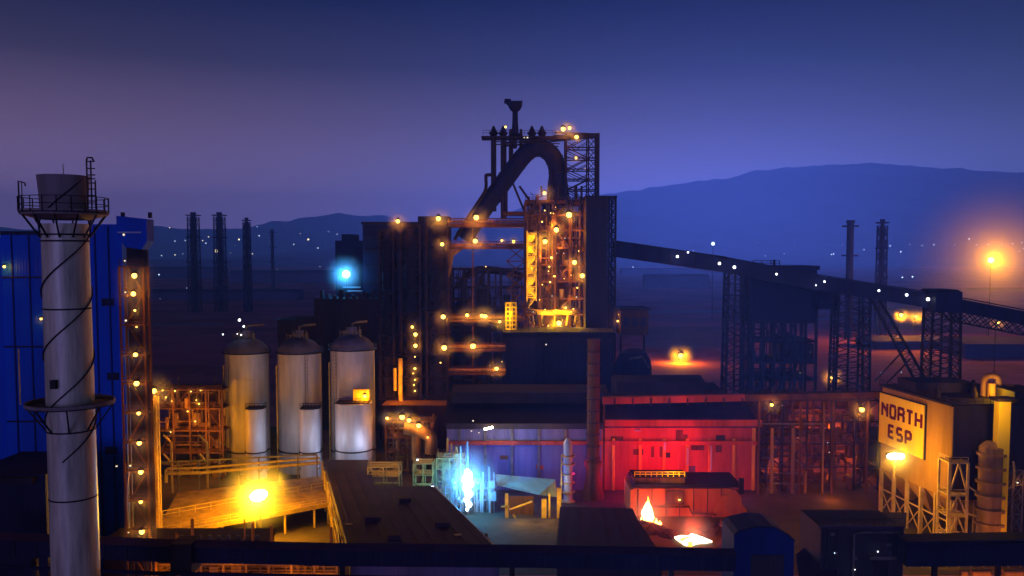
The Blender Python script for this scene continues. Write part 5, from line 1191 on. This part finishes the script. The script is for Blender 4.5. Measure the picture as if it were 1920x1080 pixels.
# sign board facing left, NORTH / ESP in red block letters
sa, sb_ = face(.0), face(.66); dx, dy = sb_[0]-sa[0], sb_[1]-sa[1]; Ls = math.hypot(dx,dy); ux, uy = dx/Ls, dy/Ls; nx, ny = uy, -ux
if nx > 0: nx, ny = -nx, -ny
sg = thing('sign_board', 'big yellow sign reading NORTH ESP in red block letters', 'sign', (sa[0]+nx*.6,sa[1]+ny*.6,17))
zs0, zs1 = 17.0, 28.4
def sp3(u, z, d): return (sa[0]+ux*u+nx*d, sa[1]+uy*u+ny*d, z)
MB().prism([sp3(0,zs0,.35),sp3(Ls,zs0,.35),sp3(Ls,zs1,.35),sp3(0,zs1,.35)], (nx*.25,ny*.25,0)).build('panel', 'sign_yellow', sg)
MB().prism([sp3(-.2,zs0-.2,.02),sp3(Ls+.2,zs0-.2,.02),sp3(Ls+.2,zs1+.2,.02),sp3(-.2,zs1+.2,.02)], (nx*.3,ny*.3,0)).build('frame', 'roof_dark', sg)
GL = {'N': [[(0,0),(0,6)],[(0,5.4),(3,2.2)],[(3,0),(3,6)]], 'O': [[(0,1),(0,5)],[(3,1),(3,5)],[(.4,5.7),(2.6,5.7)],[(.4,.3),(2.6,.3)],[(0,5),(.5,5.7)],[(3,5),(2.5,5.7)],[(0,1),(.5,.3)],[(3,1),(2.5,.3)]],
      'R': [[(0,0),(0,6)],[(0,5.7),(2.4,5.7)],[(3,3.5),(3,5.2)],[(0,3),(2.6,3)],[(3,0),(3,2.6)],[(2.4,5.7),(3,5.2)],[(2.5,3),(3,3.5)],[(2.5,3),(3,2.5)]], 'T': [[(1.5,0),(1.5,6)],[(-.1,5.7),(3.1,5.7)]],
      'H': [[(0,0),(0,6)],[(3,0),(3,6)],[(0,3),(3,3)]], 'E': [[(0,0),(0,6)],[(0,5.7),(3,5.7)],[(0,3),(2.5,3)],[(0,.3),(3,.3)]],
      'S': [[(3,5.7),(0,5.7)],[(0,5.7),(0,3)],[(0,3),(3,3)],[(3,3),(3,.3)],[(3,.3),(0,.3)]], 'P': [[(0,0),(0,6)],[(0,5.7),(3,5.7)],[(3,5.7),(3,2.7)],[(0,2.7),(3,2.7)]]}
def word(txt, u0, z0, hgt, cw, gap):
    for i, ch in enumerate(txt):
        mb = MB()
        for j, (a, c_) in enumerate(GL[ch]):
            f_ = lambda p_: (u0+i*(cw+gap)+p_[0]/3*cw, z0+p_[1]/6*hgt)
            (ua, za_), (ub, zb_) = f_(a), f_(c_); d_ = math.hypot(ub-ua, zb_-za_); tx, tz = (ub-ua)/d_, (zb_-za_)/d_
            hw = .34 if abs(tz) < .5 else .43; px_, pz_ = -tz*hw, tx*hw; e_ = 0 if abs(tx)*abs(tz) > .1 else .0
            D = .61+.004*j
            mb.prism([sp3(ua-px_,za_-pz_,.601),sp3(ub-px_,zb_-pz_,.601),sp3(ub+px_,zb_+pz_,.601),sp3(ua+px_,za_+pz_,.601)], (nx*(.05+.006*j),ny*(.05+.006*j),0))
        mb.build('letter', 'sign_red', sg)
k_ = Ls/16.
word('NORTH', 1.2*k_, 23.4, 3.0, 1.9*k_, 1.15*k_)
word('ESP', 3.9*k_, 18.9, 2.9, 1.75*k_, 1.35*k_)

# ------------------------------------------------------------------ foreground pipe gallery and dark buildings
Y = 112.
q = thing('foreground_gallery', 'long dark blue covered gallery crossing the whole bottom of the picture', 'gallery', (Xp(600,Y,22),Y,0))
segs = [(-80,1022),(300,1038),(650,1046),(1000,1049),(1380,1056)]
P_ = [at(px,py,Y) for px, py in segs]
g_ = MB(); rf = MB(); sf = MB()
for a, c_ in zip(P_, P_[1:]):
    g_.beam((a[0],a[1]+1.2,a[2]-.1),(c_[0],c_[1]+1.2,c_[2]-.1), 2.2, 2.2)
    rf.prism([(a[0],a[1]-.2,a[2]+1.0),(a[0],a[1]+1.2,a[2]+1.6),(a[0],a[1]+2.6,a[2]+1.0)], (c_[0]-a[0],0,c_[2]-a[2]))
    n_ = int(math.dist(a,c_)/3)
    for k in range(n_): t = (k+.5)/n_; p_ = [a[j]+(c_[j]-a[j])*t for j in range(3)]; sf.box(p_[0]-.06,p_[0]+.06,p_[1]-.02,p_[1]+.09,p_[2]-1.1,p_[2]+.9)
g_.build('casing', 'clad_navy', q); rf.build('roof', 'roof_sheet', q); sf.build('rib', 'clad_dark', q)
for px in (60, 340, 640, 960, 1260): x = Xp(px,Y,10); MB().beam((x,Y+1.2,0),(x,Y+1.2,19), .7).build('support', 'clad_dark', q)
x = Xp(340,Y,21); MB().box(x-1.3, x+1.5, Y-.6, Y+3, Zp(1075,Y), Zp(1018,Y)).build('junction_box', 'clad_dark', q)
pp = MB(); pp.tube([(P_[0][0],Y-1.3,P_[0][2]-2.2),(P_[1][0],Y-1.3,P_[1][2]-2.2),(P_[2][0],Y-1.3,P_[2][2]-2.1),(P_[3][0],Y-1.3,P_[3][2]-2.3),(P_[4][0],Y-1.3,P_[4][2]-2.3)], .28, 8)
pp.build('pipe', 'clad_navy', q)
# a roof ledge behind the gallery, at the left
q = thing('ledge_roof', 'low long dark roof ledge between the lit yard and the foreground gallery', 'roof', (Xp(450,140,8),142,0))
MB().box(Xp(190,140,12), Xp(495,140,12), 140, 147, 11.2, 12.2).build('roof', 'roof_sheet', q); MB().box(Xp(192,140,12), Xp(493,140,12), 140.3, 146.7, 0, 11.19).build('wall', 'rust', q)
for k in range(9): x = Xp(330+k*18,139,12.5); MB().box(x-.25,x+.25,141,141.6,12.21,12.8).build('vent', 'steel_mid', q)
# blue hooded cabin
q = thing('blue_cabin', 'dark blue cabin with an angular hood roof at the bottom right of the flames', 'cabin', (Xp(1432,122,15),124,0))
Y = 121.; prof = [(1377,1090),(1377,1004),(1386,996),(1422,988),(1452,990),(1476,1002),(1490,1014),(1490,1090)]
MB().prism([(Xp(px,Y,22),Y,Zp(py,Y) if py < 1080 else 0) for px, py in prof], (0,7,0)).build('hood', 'clad_deep', q)
MB().box(Xp(1408,Y,18), Xp(1470,Y,18), Y-.25, Y-.02, 8, Zp(1040,Y)).build('door', 'clad_dark', q)
MB().prism([at(1375,1003,Y-.3),at(1386,994,Y-.3),at(1422,986,Y-.3),at(1453,988,Y-.3),at(1478,1001,Y-.3),at(1492,1014,Y-.3),at(1490,1016,Y-.3),at(1476,1004,Y-.3),at(1452,991,Y-.3),at(1422,989,Y-.3),at(1387,997,Y-.3),at(1377,1005,Y-.3)], (0,.28,0)).build('roof_trim', 'clad_navy', q)
light(q, at(1378,985,Y-4), 0.01, WHT) if False else None
# little clutter before the canopy and on the slag shed
for k, (px, py, lab) in enumerate(((905,1008,'dark oil drum cluster on the ground left of the canopy posts'),(1150,1038,'dark drum cluster in front of the low flat dark shed'))):
    g0 = gnd(px, py); q = thing('oil_drums', lab, 'drums', g0)
    for j in range(4): MB().lathe(g0[0]+(j%2)*.75, g0[1]+(j//2)*.75, [(.3,0),(.32,.3),(.3,.32),(.32,.6),(.3,.62),(.3,.9)], 14).build('drum', 'rust', q)
# black transfer house and right gallery
q = thing('transfer_house', 'near black transfer house with a lean roof at the bottom right', 'building', (Xp(1628,126,15),128,0))
Y = 124.
MB().tube([(Xp(1600,Y,22),Y-.5,0),(Xp(1600,Y,22),Y-.5,Zp(1000,Y)),(Xp(1615,Y,22),Y-.5,Zp(996,Y)),(Xp(1690,Y,22),Y-.5,Zp(996,Y))], .16, 8).build('conduit', 'steel_mid', q)
MB().rail([(Xp(1540,Y,22),Y-.3,Zp(990,Y)+.5),(Xp(1696,Y,22),Y-.3,Zp(990,Y)+.5)], 1., 1.5, .07).build('railing', 'steel_dark', q)
MB().box(Xp(1640,Y,22), Xp(1668,Y,22), Y-.12, Y-.01, Zp(1080,Y), Zp(1050,Y)).build('door', 'steel_dark', q)
MB().box(Xp(1540,Y,22), Xp(1696,Y,22), Y, Y+9, 0, Zp(990,Y)).build('wall', 'clad_dark', q)
MB().prism([at(1536,991,Y-.4),at(1560,963,Y+10),at(1560,963,Y+10),at(1700,965,Y+10),at(1698,991,Y-.4)][0:2]+[at(1700,965,Y+10),at(1698,991,Y-.4)], (0,0,.35)).build('roof', 'roof_sheet', q)
g_ = MB()
for px, py in ((1568,1036),(1647,1033),(1605,1045),(1603,1067),(1562,992+8),(1668,1020)): g_.box(Xp(px,Y,22)-.3, Xp(px,Y,22)+.3, Y-.15, Y-.01, Zp(py+4,Y), Zp(py-1,Y))
g_.build('window', 'steel_mid', q); MB().box(Xp(1632,Y,22),Xp(1696,Y,22),Y-.3,Y-.01,Zp(1047,Y)-.1,Zp(1043,Y)).build('girt', 'steel_mid', q)
for px, py, s in ((1565,1037,.7),(1646,1034,.8),(1603,1068,.7)): lampp(q, px, py, Y-1, 'w', s*.3, 6, 0)
q = thing('conveyor_gallery', 'dark navy gallery leaving the black transfer house to the right edge', 'conveyor', (Xp(1810,118,20),118,0))
Y = 118.
MB().beam((Xp(1697,Y,22)+.3,Y+1.5,(Zp(1018,Y)+Zp(1064,Y))/2), (Xp(2000,Y,22),Y+1.5,(Zp(1012,Y)+Zp(1066,Y))/2), 3, 3.3).build('casing', 'clad_navy', q)
MB().beam((Xp(1697,Y,22)+.3,Y+1.5,Zp(1017,Y)), (Xp(2000,Y,22),Y+1.5,Zp(1011,Y)), 3.4, .25).build('roof', 'clad_navy', q)
for px in (1760, 1880): MB().beam((Xp(px,Y,10),Y+1.5,0),(Xp(px,Y,10),Y+1.5,Zp(1066,Y)), .6).build('support', 'clad_dark', q)
q = thing('lean_roof', 'sloping dark purple roof between the blue cabin and the black transfer house', 'roof', (Xp(1520,130,10),132,0))
MB().prism([at(1492,1040,128),at(1560,985,140),at(1570,1080,122),at(1500,1090,120)], (0,0,-.5)).build('roof', 'roof_sheet', q)
for px, py in ((1500,1080),(1560,1040)):
    a = at(px,py,126); MB().beam((a[0],a[1],0),(a[0],a[1],a[2]-1.), .4).build('support', 'clad_dark', q)
# orange glints of the yard lying under the galleries
for k, (px, wpx, lab) in enumerate(((1808,12,'small orange lit duct end, leftmost under the right gallery'),(1840,34,'middle orange lit duct under the right gallery'),(1902,40,'long orange lit duct at the bottom right corner'))):
    Y = 128.; x0, x1 = Xp(px-wpx/2,Y,16), Xp(px+wpx/2,Y,16); z = Zp(1074,Y)
    q = thing('floor_duct', lab, 'duct', ((x0+x1)/2,Y,0)); MB().tube([(x0,Y,z),(x1,Y,z)], .5, 12).build('pipe', 'dust_steel', q)
    MB().beam(((x0+x1)/2,Y,0),((x0+x1)/2,Y,z-.4), .3).build('support', 'steel_dark', q); light(q, ((x0+x1)/2,Y-2.5,z-1.2), 260, (1,.25,.01), .2)
# yard seen below the gallery, left: lit machinery
Y = 134.
q = thing('lower_machinery', 'row of orange lit machines showing under the gallery at the bottom left', 'machinery', (Xp(450,Y,8),Y,0))
frame(q, Xp(250,Y,8), Xp(632,Y,8), Y, Y+5, [0,5,9,Zp(1058,Y)], 9, 'dust_steel', .35, True, True, True, 70, 'dust_steel')
for px in (300, 420, 540, 600): light(q, at(px,1072,Y-3), 500, SOD, .4)

# ------------------------------------------------------------------ haze
hz = MB().box(-14500, 14500, -300, 14400, -1.5, 1060).build('haze', 'haze_air'); hz['kind'] = 'stuff'
